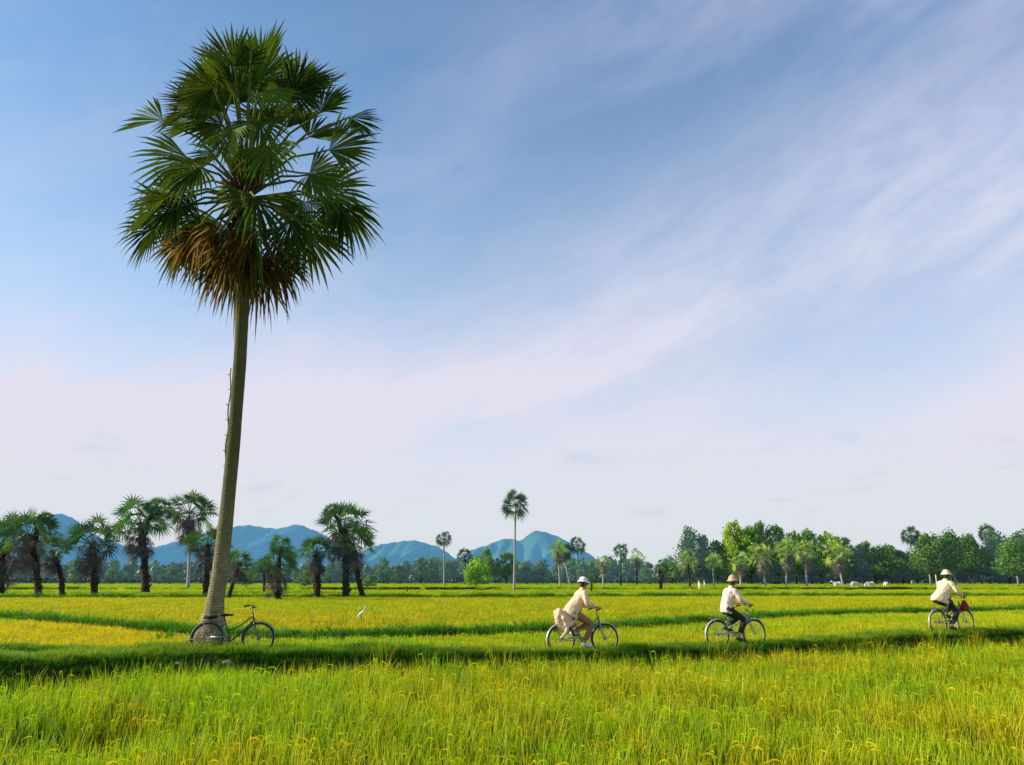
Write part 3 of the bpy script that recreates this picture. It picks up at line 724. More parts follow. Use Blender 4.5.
palm("sugar_palm", 317, 596, 317, 552, 20, 'near', 10, "narrow palm with a thick black trunk touching the large twin palm's left side")
palm("sugar_palm", 346, 596, 345, 528, 31, 'near', 10, "tallest crowned palm of the mid left group, fans raised against the sky", extra=[(332, 512, 11)])
palm("sugar_palm", 368, 596, 353, 545, 25, 'near', 8, "palm with a dark trunk leaning left into the large upright palm", bend=-1)
G2 = "tall thin sugar palms across the middle distance"
palm("sugar_palm", 444, 587, 444, 539.5, 9.3, 'far', 2.4, "thin tall palm with a pale trunk below the gap between the two far hills", False, False, 1.0, G2)
palm("sugar_palm", 465, 584, 465, 556, 8.5, 'far', 2.2, "small round palm just left of the bright green bushy tree", False, True, 1.0, G2)
palm("sugar_palm", 514, 589, 515.5, 505, 15.5, 'far', 3.4, "very tall pale-trunked palm standing alone in the centre, over the far hills", False, False, 1.1, G2)
palm("sugar_palm", 560, 585, 558, 550, 12, 'light', 2.4, "left palm of the leaning pair above the first cyclist", True, False, 1.0, G2)
palm("sugar_palm", 572, 584, 564, 552, 10, 'far', 2.2, "right palm of the leaning pair above the first cyclist", True, False, 1.0, G2, bend=-1)
palm("sugar_palm", 578, 584, 578, 545.5, 9, 'far', 2.4, "straight palm directly above the first cyclist's white hat", False, False, 1.1, G2)
palm("sugar_palm", 603, 588, 603, 563, 9.5, 'light', 2.6, "short pale palm with hanging dead leaves right of the first cyclist's head", True, False, 1.0, G2)
palm("sugar_palm", 591, 590, 592, 580, 8, 'near', 3, "low dark stemless looking palm bush right behind the first cyclist's shoulder", False, True, 1.0, G2)
palm("sugar_palm", 621, 585, 621, 551.5, 8.3, 'far', 2.2, "left of two neat round palms midway between the first and second cyclists", False, True, 1.1, G2)
palm("sugar_palm", 637, 584, 637, 558, 9.2, 'light', 2.2, "right of two round palms midway between cyclists, with brown skirt", True, True, 1.15, G2)
palm("sugar_palm", 661, 588, 661, 570, 9, 'near', 5, "short palm with a stubby dark trunk at the left end of the right wood", True, True, 1.0, G2)
G3 = "sugar palms along the front of the right wood"
palm("sugar_palm", 690, 586, 688, 562, 15, 'light', 3, "pale yellowish palm at the left end of the right wood", False, True, 1.0, G3)
palm("sugar_palm", 714, 586, 713, 562, 11, 'light', 2.2, "yellowish palm above and left of the second cyclist's hat", False, False, 1.0, G3)
palm("sugar_palm", 741, 585, 740, 562, 13, 'light', 3.4, "palm with brown skirt right above the second cyclist's hat", True, False, 1.0, G3)
palm("sugar_palm", 766, 586, 762, 556, 17, 'light', 3.6, "bright palm with a pinkish hanging skirt right of the second cyclist", True, False, 1.0, G3)
palm("sugar_palm", 786, 585, 788, 552, 17, 'light', 2.8, "palm with a big brown skirt, middle of three over the dark gap", True, False, 1.0, G3)
palm("sugar_palm", 807, 586, 806, 551, 15, 'light', 3.2, "palm with short grey skirt, right of three over the dark gap", True, False, 1.0, G3)
palm("sugar_palm", 843, 584, 838, 555, 16, 'light', 3, "isolated palm with pale hanging skirt above the grazing cows", True, False, 1.0, G3)
palm("sugar_palm", 912, 583, 911, 536, 10, 'far', 2.4, "tall slim palm rising left of the third cyclist", True, False, 1.15, G3)
palm("sugar_palm", 922, 583, 920, 541, 8, 'far', 2.2, "second slim palm tucked close behind the tall one left of the third cyclist", False, False, 1.0, G3)
palm("sugar_palm", 951, 583, 950, 541, 7.5, 'far', 2.0, "slim palm poking out of the wood just right of the third cyclist's hat", False, False, 1.0, G3)
palm("sugar_palm", 970, 582, 971, 545, 7, 'far', 2.0, "small slim palm over the wood between the third cyclist and the leaning palm", False, False, 1.0, G3)
palm("sugar_palm", 993, 582, 986, 533, 9, 'far', 2.6, "leaning palm with brown skirt rising above the trees right of the third cyclist", True, False, 1.1, G3)

# ------------------------------------------------------------------ broadleaf trees
def broad_mesh(name, seed, mat, mbark, tall=1.0, lobes=16, per=260, leaf=.032, trunk_r=.018, trunk_h=.35, width=.42):
    """unit-height tree: crown of leaf clumps spread through lobes, with gaps; returns trunk and crown meshes"""
    rg = np.random.default_rng(seed); rr = random.Random(seed)
    cs = []
    for i in range(lobes):
        t = (i+.5)/lobes; z = trunk_h+(1-trunk_h)*(.08+.84*t)
        wmax = width*math.sin(math.pi*min(1, .25+.72*t))**.7
        a = i*2.4+rr.uniform(-.5, .5); r_ = wmax*rr.uniform(.25, .8)
        cs.append((Vector((r_*math.cos(a), r_*math.sin(a), z)), rr.uniform(.06, .15)*(1.15-.4*t)))
    V = []; F = []; T = []
    for c, rad in cs:
        lt = rr.uniform(.15, .85)
        n = int(per*(rad/.15)**2)
        d = rg.normal(size=(n, 3)); d /= np.linalg.norm(d, axis=1)[:, None]
        r = rad*(.35+.75*rg.random(n)**.6)*(1+.35*np.sin(d[:, 0]*5+seed)*np.cos(d[:, 2]*6))
        p = np.array(c)+d*r[:, None]*np.array([1.15, 1.15, .8])
        nrm = d+rg.normal(0, .7, (n, 3)); nrm /= np.linalg.norm(nrm, axis=1)[:, None]
        t1 = np.cross(nrm, rg.normal(size=(n, 3))); t1 /= np.linalg.norm(t1, axis=1)[:, None]; t2 = np.cross(nrm, t1)
        s = leaf*rg.uniform(.4, 1.2, n)[:, None]
        q = np.stack([p-t1*s, p-t2*s*.6, p+t1*s, p+t2*s*.6], 1)
        o = len(V); V += q.reshape(-1, 3).tolist(); F += [(o+4*k, o+4*k+1, o+4*k+2, o+4*k+3) for k in range(n)]
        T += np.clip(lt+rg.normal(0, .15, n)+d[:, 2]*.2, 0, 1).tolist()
    me = bpy.data.meshes.new("crown"); me.from_pydata(V, [], F); me.materials.append(mat)
    a_ = me.attributes.new('tint', 'FLOAT', 'FACE'); a_.data.foreach_set('value', T)
    mb = MB(); mb.tube([(0, 0, -.03), (rr.uniform(-.02, .02), 0, trunk_h*.6), (0, 0, trunk_h+.2), (0, 0, .85)], [trunk_r*1.3, trunk_r, trunk_r*.7, trunk_r*.2], 8)
    for c, rad in cs[::2]:
        z0 = min(.8, max(trunk_h*.7, c.z-.22)); mb.tube([(0, 0, z0), ((c.x*.5), c.y*.5, (z0+c.z)/2), tuple(c)], [trunk_r*.55, trunk_r*.38, trunk_r*.15], 5)
    return mb.mesh("trunk", mbark), me
BRK = simple("grey_bark", (.30, .29, .25), .9, var=.25); BRK2 = simple("brown_bark", (.07, .06, .045), .9, var=.25)
def lm(n, d_, l_, h, ov=.35): return leaf_mat(n, d_, l_, .3, h, objvar=ov)
L_bright = lm("bright_leaves", (.06, .17, .010), (.40, .64, .022), .02)
L_mid = lm("green_leaves", (.030, .10, .012), (.19, .38, .028), .05)
L_dark = lm("dark_leaves", (.012, .042, .018), (.055, .13, .03), .09)
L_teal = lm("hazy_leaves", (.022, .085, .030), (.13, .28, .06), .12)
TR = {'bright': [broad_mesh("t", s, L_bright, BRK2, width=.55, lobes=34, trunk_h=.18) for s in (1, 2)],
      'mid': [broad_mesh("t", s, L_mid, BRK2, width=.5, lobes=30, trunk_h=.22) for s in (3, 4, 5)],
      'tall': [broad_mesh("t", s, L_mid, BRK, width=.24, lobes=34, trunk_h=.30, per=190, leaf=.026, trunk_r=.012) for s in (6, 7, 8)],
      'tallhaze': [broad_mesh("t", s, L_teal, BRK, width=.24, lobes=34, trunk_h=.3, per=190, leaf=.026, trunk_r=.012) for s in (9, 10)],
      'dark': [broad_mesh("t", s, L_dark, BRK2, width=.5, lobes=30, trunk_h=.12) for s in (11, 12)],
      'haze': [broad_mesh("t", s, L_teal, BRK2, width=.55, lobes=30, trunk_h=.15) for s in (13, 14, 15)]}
tcnt = [0]
def tree(px, top, wpx, kind, label, by=583.5, Yd=None, group=None):
    Yd = Yd or ydist(by); b = at(px, by, Yd); mpp = Yd/823
    root = empty("broadleaf_tree", (b.x, Yd, 0), tcnt[0]*1.3, label, "tree", group)
    i = tcnt[0]; tcnt[0] += 1
    tm, cm = TR[kind][i % len(TR[kind])]
    H = at(px, top, Yd).z; nat = {'bright': .88, 'mid': .80, 'tall': .42, 'tallhaze': .42, 'dark': .80, 'haze': .9}[kind]
    sx = wpx*mpp/nat
    for nm, m_ in (("trunk", tm), ("crown", cm)):
        o = link(nm, m_, root); o.scale = (sx, sx, H)
GL = "broadleaf trees along the far left and middle tree line"
for a in [(370, 575, 14, 'mid', "small round bush right beside the leaning palm's foot", 588),
          (383, 556, 16, 'haze', "hazy upright tree first right of the large palm group"), (400, 565, 20, 'haze', "low hazy tree second right of the large palm group"),
          (421, 556, 16, 'haze', "hazy pointed tree just left of the thin tall palm"), (434, 558, 14, 'haze', "hazy tree touching the left side of the thin tall palm"),
          (476, 556, 28, 'bright', "bright yellow green bushy tree left of the lone tall central palm", 587.5), (487, 547, 16, 'mid', "taller green tree just behind the bright bushy tree"),
          (506, 551, 24, 'mid', "green tree with ragged crown right behind the lone tall palm's trunk"), (527, 566, 22, 'haze', "low hazy tree right of the lone tall palm"),
          (543, 566, 22, 'haze', "low hazy tree beneath the right far peak"), (330, 562, 18, 'haze', "hazy tree seen between the two mid left palms"),
          (305, 570, 16, 'mid', "small green tree between the stubby palm and the black trunked palm", 586), (246, 570, 16, 'mid', "green bush left of the small palm behind the parked bicycle", 586),
          (112, 566, 24, 'haze', "hazy tree seen between the broad low palm and the stout palm"), (75, 567, 20, 'haze', "hazy low tree seen between the leaning dark palm and the broad palm"),
          (170, 566, 26, 'haze', "round hazy tree between the stout palm and the slender palm")]:
    tree(a[0], a[1], a[2], a[3], a[4], *( [a[5]] if len(a) > 5 else []), group=GL)
GR = "broadleaf trees of the right wood"
for a in [(649, 568, 24, 'haze', "low hazy tree left of the right wood's start"),
          (672, 562, 18, 'mid', "small green tree at the right wood's left end"),
          (692, 527, 24, 'tallhaze', "tallest bluish tree at the left end of the right wood"), (706, 533, 16, 'tallhaze', "dark bluish slim tree second at the wood's left end"),
          (718, 540, 24, 'mid', "green tree left above the second cyclist's head"), (738, 519, 34, 'bright', "large bright green tree directly above the second cyclist"),
          (752, 526, 36, 'bright', "wide bright green tree right above the second cyclist's hands"), (763, 521, 26, 'mid', "tall rounded tree at the highest part of the right wood"),
          (779, 524, 30, 'mid', "green tree right of the wood's highest part"), (797, 530, 32, 'bright', "yellow green tree above the middle of the dark gap"),
          (812, 529, 30, 'mid', "flat topped green tree above the dark gap"), (831, 531, 34, 'bright', "bright broad tree above the isolated skirted palm"),
          (846, 535, 28, 'mid', "green tree at the right end of the high wood"),
          (700, 560, 30, 'dark', "dark low tree behind the yellowish palms"), (775, 566, 38, 'dark', "dark low tree filling the shade between skirted palms"),
          (822, 562, 42, 'dark', "dark shaded tree filling the gap left of the isolated skirted palm"), (856, 560, 34, 'dark', "dark shaded tree right of the isolated skirted palm"),
          (864, 543, 22, 'tallhaze', "bluish slim tree where the wood gets lower"), (876, 552, 34, 'mid', "rounded olive tree low at the start of the lower wood"),
          (892, 544, 28, 'mid', "green tree left of the tall slim palms"), (903, 550, 26, 'dark', "dark green tree behind the tall slim palm's trunk"),
          (931, 533, 28, 'tall', "tall pale green tree right of the two slim palms", 585), (945, 536, 20, 'tallhaze', "bluish tall tree directly above the third cyclist's hat"),
          (956, 530, 24, 'tall', "tall open tree with pale trunk right above the third cyclist", 585), (970, 538, 28, 'tall', "green tree with straight pale trunk right of the third cyclist"),
          (982, 548, 26, 'tall', "shorter green tree left of the leaning palm"), (1000, 529, 24, 'tallhaze', "bluish tall tree behind the leaning brown skirted palm"),
          (990, 556, 34, 'dark', "dark low tree below the leaning palm"), (1010, 560, 34, 'dark', "dark low tree near the right edge"),
          (1018, 538, 30, 'tall', "slim tree with a white trunk at the right edge", 586), (1036, 535, 30, 'mid', "green tree cut off by the right edge"),
          (869, 541, 24, 'mid', "green tree beside the bluish slim tree above the second grazing cow"), (884, 546, 26, 'tall', "feathery green tree above the rightmost grazing cow"),
          (975, 533, 20, 'tall', "narrow feathery tree left of the leaning palm's crown"), (1026, 531, 26, 'tallhaze', "tall feathery tree at the very right edge behind the white trunk"),
          (909, 552, 22, 'mid', "rounded green tree close beneath the tall slim palm's crown"),
          (918, 562, 26, 'mid', "low green tree around the two slim palms' trunks"), (938, 556, 24, 'bright', "light green bushy tree left of the third cyclist's hat"),
          ]:
    tree(a[0], a[1], a[2], a[3], a[4], *( [a[5]] if len(a) > 5 else []), group=GR)
# far woods: one hazy mass of crowns
def wood(name, spans, label, mat, Y0, Y1, per_m, seed, leaf):
    rg = np.random.default_rng(seed); V = []; F = []; T = []
    for (p0, p1, top) in spans:
        Yc = (Y0+Y1)/2; x0 = (p0-512)*Yc/823; x1 = (p1-512)*Yc/823; n = int((x1-x0)*per_m)
        Hc = (577-top)*Yc/823+CAMZ
        for i in range(n):
            cx = rg.uniform(x0, x1); cy = rg.uniform(Y0, Y1); hh = Hc*rg.uniform(.35, 1.0); lt = rg.uniform(.1, .8)
            nl = 110
            for k in range(2 if hh > 6 else 1):
                rad = hh*rg.uniform(.22, .34); cz = hh-rad*.9-k*rad*1.2
                d = rg.normal(size=(nl, 3)); d /= np.linalg.norm(d, axis=1)[:, None]
                p = np.array([cx+rg.normal(0, .5), cy, max(rad*.5, cz)])+d*rad*rg.uniform(.4, 1.25, nl)[:, None]
                t1 = np.cross(d+rg.normal(0, .5, (nl, 3)), rg.normal(size=(nl, 3))); t1 /= np.linalg.norm(t1, axis=1)[:, None]; t2 = np.cross(d, t1)
                s = leaf*rg.uniform(.6, 1.3, nl)[:, None]
                q = np.stack([p-t1*s, p-t2*s*.7, p+t1*s, p+t2*s*.7], 1); o = len(V)
                V += q.reshape(-1, 3).tolist(); F += [(o+4*k2, o+4*k2+1, o+4*k2+2, o+4*k2+3) for k2 in range(nl)]
                T += np.clip(lt+rg.normal(0, .15, nl)+d[:, 2]*.25, 0, 1).tolist()
    me = bpy.data.meshes.new(name); me.from_pydata(V, [], F); me.materials.append(mat)
    a_ = me.attributes.new('tint', 'FLOAT', 'FACE'); a_.data.foreach_set('value', T)
    tag(link(name, me), label, "woods", kind='stuff')
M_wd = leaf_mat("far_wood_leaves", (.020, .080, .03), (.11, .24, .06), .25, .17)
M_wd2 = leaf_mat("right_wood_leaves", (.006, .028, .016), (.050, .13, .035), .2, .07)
wood("distant_wood", [(-200, 120, 559), (120, 400, 561), (400, 680, 558), (680, 1250, 556)], "bluish hazy wood running along the whole horizon below the hills", M_wd, 430, 520, .7, 1, 1.1)
wood("right_wood_undergrowth", [(668, 720, 566), (720, 870, 552), (870, 1060, 550), (1060, 1200, 552)], "dark undergrowth filling the foot of the right wood behind its palms", M_wd2, 262, 285, 1.6, 2, .6)
wood("left_hedge", [(-160, 60, 577), (60, 300, 578), (300, 560, 577), (560, 680, 578)], "low dark green hedge line along the foot of the distant woods", M_wd2, 285, 300, 2.6, 3, .35)

# ------------------------------------------------------------------ bicycles
M_tyre = simple("tyre_rubber", (.02, .02, .02), .8); M_steel = simple("steel", (.20, .20, .19), .5, .6)
M_saddle = simple("black_saddle", (.02, .018, .016), .6)
def bike_frame_mats(c): return simple("frame_paint", c, .4, .1)
def bicycle(loc, rz, lean, col, guard, label, crank, group=None, basket=False, red=False):
    root = empty("bicycle", loc, rz, label, "bicycle", group); root.rotation_euler = (lean, 0, rz)
    Mf = bike_frame_mats(col); Mg = simple("mudguard_paint", guard, .35, .2)
    RA, FA, BB = (-.5, 0, .34), (.58, 0, .34), (0, 0, .29)
    for ax in (RA, FA):
        mb = MB(); mb.ball(ax, (.03, .045, .03)); wh = mb.build("wheel", M_steel, root)
        mb = MB(); mb.torus(ax, .325, .017, 44, 8); mb.build("tyre", M_tyre, wh)
        mb = MB(); mb.torus(ax, .302, .010, 44, 6, sy=1.3); mb.build("rim", M_steel, wh)
        mb = MB()
        for k in range(28):
            a = 2*math.pi*k/28; s_ = (-1)**k*.03
            mb.tube([(ax[0]+.02*math.cos(a+.9*(-1)**(k//2)), s_, ax[2]+.02*math.sin(a+.9*(-1)**(k//2))), (ax[0]+.30*math.cos(a), 0, ax[2]+.30*math.sin(a))], .0014, 4, cap=False)
        mb.build("spokes", M_steel, wh)
    def guard_(ax, a0, a1):
        mb = MB(); vs = []; n = 24
        for i in range(n+1):
            a = R(a0+(a1-a0)*i/n)
            for (dr, dy) in ((.352, -.032), (.366, -.016), (.370, 0), (.366, .016), (.352, .032)):
                vs.append((ax[0]+dr*math.cos(a), dy, ax[2]+dr*math.sin(a)))
        mb.add(vs, [(i*5+k, i*5+k+1, (i+1)*5+k+1, (i+1)*5+k) for i in range(n) for k in range(4)])
        for sgn in (-1, 1):
            a = R(a1 if ax is RA else a0)-(.25 if ax is RA else -.25)
            mb.tube([(ax[0], sgn*.05, ax[2]), (ax[0]+.36*math.cos(a), sgn*.03, ax[2]+.36*math.sin(a))], .004, 5)
        mb.build("mudguard", Mg, root)
    guard_(RA, 20, 195); guard_(FA, -10, 150) if False else guard_(FA, 25, 205)
    H0, H1, ST = Vector((.455, 0, .70)), Vector((.405, 0, .86)), Vector((-.15, 0, .66))
    mb = MB()
    mb.tube([H0, H1], .020); mb.tube([BB, ST, (-.175, 0, .74)], .016); mb.tube([BB, H0+Vector((-.003, 0, .02))], .018)
    mb.tube([(-.085, 0, .50), (.15, 0, .60), H1-Vector((-.01, 0, .05))], .014)
    for s_ in (-1, 1):
        mb.tube([BB, (RA[0], s_*.055, RA[2])], .010, 6); mb.tube([(-.15, s_*.01, .66), (RA[0], s_*.055, RA[2])], .009, 6)
    mb.tube([(0, -.045, .29), (0, .045, .29)], .024)
    mb.build("frame", Mf, root)
    mb = MB()
    for s_ in (-1, 1): mb.tube([H0+Vector((0, s_*.03, -.01)), (.50, s_*.045, .52), (FA[0], s_*.05, FA[2])], [.013, .012, .008], 6)
    mb.tube([H0+Vector((0, -.04, 0)), H0+Vector((0, .04, 0))], .012); mb.build("fork", Mg, root)
    mb = MB(); mb.tube([H1, (.375, 0, .98)], .012); hb = (.385, 0, 1.0)
    for s_ in (-1, 1): mb.tube([hb, (.43, s_*.10, 1.02), (.40, s_*.22, 1.02), (.28, s_*.28, .99)], .010, 8)
    ho = mb.build("handlebar", M_steel, root)
    for s_ in (-1, 1):
        mb = MB(); mb.tube([(.38, s_*.235, 1.015), (.27, s_*.283, .988)], .017, 8); mb.build("grip", M_saddle, ho)
    mb = MB(); mb.tube([(-.175, 0, .74), (-.185, 0, .80)], .012)
    mb.ball((-.20, 0, .835), (.13, .085, .035), 14, 8); mb.ball((-.08, 0, .835), (.10, .03, .025), 12, 6); mb.build("saddle", M_saddle, root)
    mb = MB()
    for s_ in (-1, 1):
        mb.tube([(-.20, s_*.05, .70), (-.70, s_*.06, .73)], .006, 5); mb.tube([(-.62, s_*.06, .73), (RA[0], s_*.06, RA[2])], .005, 5)
    for k in range(5): mb.tube([(-.3-.1*k, -.06, .72), (-.3-.1*k, .06, .72)], .005, 5)
    mb.build("rear_rack", M_steel, root)
    mb = MB(); mb.torus(BB, .085, .006, 28, 6); ca = R(crank)
    P1 = Vector((BB[0]+.165*math.cos(ca), -.10, BB[2]+.165*math.sin(ca))); P2 = Vector((BB[0]-.165*math.cos(ca), .10, BB[2]-.165*math.sin(ca)))
    mb.tube([(0, -.06, .29), P1+Vector((0, .04, 0))], .009, 6); mb.tube([(0, .06, .29), P2-Vector((0, .04, 0))], .009, 6)
    co = mb.build("crank", M_steel, root)
    for P_p in (P1, P2):
        mb = MB(); mb.box(P_p, (.09, .08, .022)); mb.build("pedal", M_saddle, co)
    mb = MB(); mb.tube([(0, -.055, .375), (RA[0], -.055, .365)], .006, 5); mb.tube([(0, -.055, .205), (RA[0], -.055, .315)], .004, 5)
    mb.box((-.2, -.058, .375), (.46, .012, .045)); mb.build("chain_guard", Mg, root)
    return root, P1, P2

# ------------------------------------------------------------------ people
def skin(name, nodes, edges, mat, parent, root=0, sub=2, disp=0):
    names = list(nodes); me = bpy.data.meshes.new(name)
    me.from_pydata([tuple(nodes[k][0]) for k in names], [(names.index(a), names.index(b)) for a, b in edges], [])
    o = link(name, me, parent); me.materials.append(mat)
    sm = o.modifiers.new('skin', 'SKIN'); sm.use_smooth_shade = True; sm.branch_smoothing = 1.0 if name == 'shirt' else .4
    for i, k in enumerate(names):
        r = nodes[k][1]; r = (r, r) if not hasattr(r, '__len__') else r
        me.skin_vertices[0].data[i].radius = r; me.skin_vertices[0].data[i].use_root = (i == root)
    ss = o.modifiers.new('sub', 'SUBSURF'); ss.levels = sub; ss.render_levels = sub
    if disp:
        tx = bpy.data.textures.new('folds', 'CLOUDS'); tx.noise_scale = .065
        dm = o.modifiers.new('folds', 'DISPLACE'); dm.texture = tx; dm.strength = disp; dm.mid_level = .5
    return o
def ik(a, b, l1, l2, pole):
    a, b, pole = Vector(a), Vector(b), Vector(pole); d = b-a; L = min(d.length, (l1+l2)*.999); dn = d.normalized()
    x = (l1*l1-l2*l2+L*L)/(2*L); h = math.sqrt(max(0, l1*l1-x*x)); pp = (pole-dn*pole.dot(dn)).normalized()
    return a+dn*x+pp*h
SKINM = simple("skin", (.30, .17, .10), .55, var=.05); HAIR = simple("black_hair", (.012, .010, .009), .6)
EYE = simple("eye_dark", (.02, .015, .01), .3)
def person(root, J, mats, hat, shirt_extra=None, loose=1.0, cuff=.25, hands_closed=True, yaw=0.0):
    """J: joint positions. one skinned body; clothing as children"""
    V = {}; E = []
    def n(k, p, r): V[k] = (Vector(p), r)
    pel, sp, ch, nk, hd = J['pelvis'], J['spine'], J['chest'], J['neck'], J['head']
    n('pelvis', pel, (.13, .10)); n('spine', sp, (.10, .08)); n('chest', ch, (.080, .060)); n('neck0', Vector(nk)+Vector((0, 0, -.05)), .045)
    hd = Vector(hd); f = Vector((math.cos(yaw), math.sin(yaw), 0)); sd = Vector((-f.y, f.x, 0))
    n('neck1', Vector(nk).lerp(hd, .45), .052); n('jaw', hd+Vector((0, 0, -.055))+f*.012, (.062, .070)); n('skull', hd+Vector((0, 0, .02)), (.074, .088)); n('top', hd+Vector((0, 0, .09)), (.055, .065))
    n('nose', hd+f*.102+Vector((0, 0, -.02)), .012)
    E += [('pelvis', 'spine'), ('spine', 'chest'), ('chest', 'neck0'), ('neck0', 'neck1'), ('neck1', 'jaw'), ('jaw', 'skull'), ('skull', 'top'), ('skull', 'nose')]
    shirt = {'hem': (Vector(pel)+Vector((-.01, 0, -.04)), (.175*loose, .165*loose)), 'waist': (Vector(sp)+Vector((-.02, 0, 0)), (.165*loose, .155*loose)), 'ch': (Vector(ch)+Vector((-.02, 0, .02)), (.19, .165)), 'up': (Vector(ch).lerp(Vector(nk), .50)+Vector((-.015, 0, 0)), (.170, .150)), 'col': (Vector(nk)+Vector((0, 0, .0)), (.072, .070))}
    SE = [('hem', 'waist'), ('waist', 'ch'), ('ch', 'up'), ('up', 'col')]
    trous = {'w': (Vector(pel)+Vector((.02, 0, .05)), (.13, .11))}; TE = []
    for s_, c in ((-1, 'r'), (1, 'l')):
        A = J['arm_'+c]; Lg = J['leg_'+c]
        sh, el, wr = [Vector(q) for q in A]; hp, kn, an, toe = [Vector(q) for q in Lg]
        n('sh'+c, sh, .040); n('el'+c, el, .040); n('wr'+c, wr, (.026, .022))
        hdir = (J.get('hand_'+c) and Vector(J['hand_'+c]) or (wr-el)).normalized(); palm_ = wr+hdir*.055
        n('pm'+c, palm_, (.036, .018)); E += [('neck0', 'sh'+c), ('sh'+c, 'el'+c), ('el'+c, 'wr'+c), ('wr'+c, 'pm'+c)]
        sv = hdir.cross(Vector((0, 0, 1))); sv = sv.normalized() if sv.length > .1 else Vector((1, 0, 0))
        dn = Vector((0, 0, -1)) if hands_closed else hdir
        for fi in range(4):
            off = sv*(-.027+.018*fi); L_ = (.038, .044, .041, .032)[fi]
            a1 = palm_+hdir*.03+off; a2 = a1+hdir*L_; a3 = a2+(dn*.9+hdir*-.2).normalized()*L_*.8
            n(f'f{fi}a'+c, a1, .0095); n(f'f{fi}b'+c, a2, .0085); n(f'f{fi}c'+c, a3, .0075)
            E += [('pm'+c, f'f{fi}a'+c), (f'f{fi}a'+c, f'f{fi}b'+c), (f'f{fi}b'+c, f'f{fi}c'+c)]
        tb = wr+hdir*.03-sv*.03*s_; t2 = tb+(-sv*s_*.7+hdir*.6+dn*.4).normalized()*.035
        n('tha'+c, tb, .011); n('thb'+c, t2, .009); n('thc'+c, t2+(hdir+dn*.6).normalized()*.026, .008)
        E += [('wr'+c, 'tha'+c), ('tha'+c, 'thb'+c), ('thb'+c, 'thc'+c)]
        n('hp'+c, hp, .085); n('kn'+c, kn, .055); n('cf'+c, kn.lerp(an, .35), .052); n('an'+c, an, .034)
        n('ft'+c, an.lerp(toe, .5)+Vector((0, 0, -.03)), (.035, .03)); n('to'+c, toe, (.032, .02)); 
        E += [('pelvis', 'hp'+c), ('hp'+c, 'kn'+c), ('kn'+c, 'cf'+c), ('cf'+c, 'an'+c), ('an'+c, 'ft'+c), ('ft'+c, 'to'+c)]
        shirt['s'+c] = (sh+Vector((-.01, 0, .0)), .098); shirt['e'+c] = (el, .072); shirt['w'+c] = (el.lerp(wr, .93), .052); SE += [('up', 's'+c), ('s'+c, 'e'+c), ('e'+c, 'w'+c)]
        trous['h'+c] = (hp+Vector((.0, 0, 0)), .105); trous['m'+c] = (hp.lerp(kn, .55), .092); trous['k'+c] = (kn, .078); trous['c'+c] = (kn.lerp(an, 1-cuff), .060)
        TE += [('w', 'h'+c), ('h'+c, 'm'+c), ('m'+c, 'k'+c), ('k'+c, 'c'+c)]
        shm = MB(); d = (toe-an); d.z *= .4; d.normalize()
        heel = an-d*.05+Vector((0, 0, -.055)); tt = toe+d*.05+Vector((0, 0, -.012))
        shm.tube([heel-d*.02, heel, heel.lerp(tt, .35)+Vector((0, 0, .012)), heel.lerp(tt, .75), tt, tt+d*.02], [.02, .042, .048, .045, .036, .016], 10); shm.build("shoe", mats['shoe'], root)
    body = skin("body", V, E, mats.get('skin', SKINM), root)
    bil = shirt_extra or 0.0                      # how far the shirt tail blows out behind
    P0, Pc, Pn = Vector(pel), Vector(ch), Vector(nk)
    lean = (Pc-P0).normalized(); ux = Vector((lean.z, 0, -lean.x))
    rings = [(P0+Vector((-.01-bil*.95, 0, -.10-.02*bil)), .145+bil*.15, .125+bil*.75), (P0+Vector((-.01-bil*.9, 0, -.09)), .170*loose, .150*loose+bil*.85), (P0+lean*.06+Vector((-bil*.6, 0, 0)), .172*loose, .150*loose+bil*.6),
             (P0.lerp(Pc, .45)+Vector((-.02-bil*.2, 0, 0)), .158*loose, .135*loose+bil*.25), (P0.lerp(Pc, .8)+Vector((-.02, 0, 0)), .176, .140), (Pc+lean*.03+Vector((-.012, 0, 0)), .196, .138),
             (Pc+lean*.085+Vector((-.005, 0, 0)), .205, .122), (Pc+lean*.125, .178, .104), (Pc.lerp(Pn, .80), .115, .084), (Pn+Vector((0, 0, -.005)), .070, .066), (Pn+Vector((0, 0, .02)), .062, .060)]
    mb = MB(); nn = 20; vs = []
    for c_, ry, rx in rings:
        for k in range(nn):
            a = 2*math.pi*k/nn; wv_ = 1+.03*math.sin(a*5+c_.z*25)
            vs.append(c_+Vector((0, ry*wv_*math.sin(a), 0))+ux*(rx*wv_*math.cos(a)))
    mb.add(vs, [(i*nn+k, i*nn+(k+1) % nn, (i+1)*nn+(k+1) % nn, (i+1)*nn+k) for i in range(len(rings)-1) for k in range(nn)])
    for s_, c in ((-1, 'r'), (1, 'l')):
        sh, el, wr = [Vector(q) for q in J['arm_'+c]]
        st_ = sh.lerp(Pc, .35)
        mb.tube([st_, sh, sh.lerp(el, .3), sh.lerp(el, .7), el, el.lerp(wr, .3), el.lerp(wr, .75), el.lerp(wr, .95)], [.07, .082, .077, .066, .063, .060, .050, .047], 14)
    so_ = mb.build("shirt", mats['shirt'], root)
    q1 = so_.modifiers.new('sub', 'SUBSURF'); q1.levels = 2; q1.render_levels = 2
    tx = bpy.data.textures.new('folds', 'CLOUDS'); tx.noise_scale = .08
    dm = so_.modifiers.new('folds', 'DISPLACE'); dm.texture = tx; dm.strength = .045; dm.mid_level = .42
    skin("trousers", trous, TE, mats['trousers'], root, 0, 2, .015)
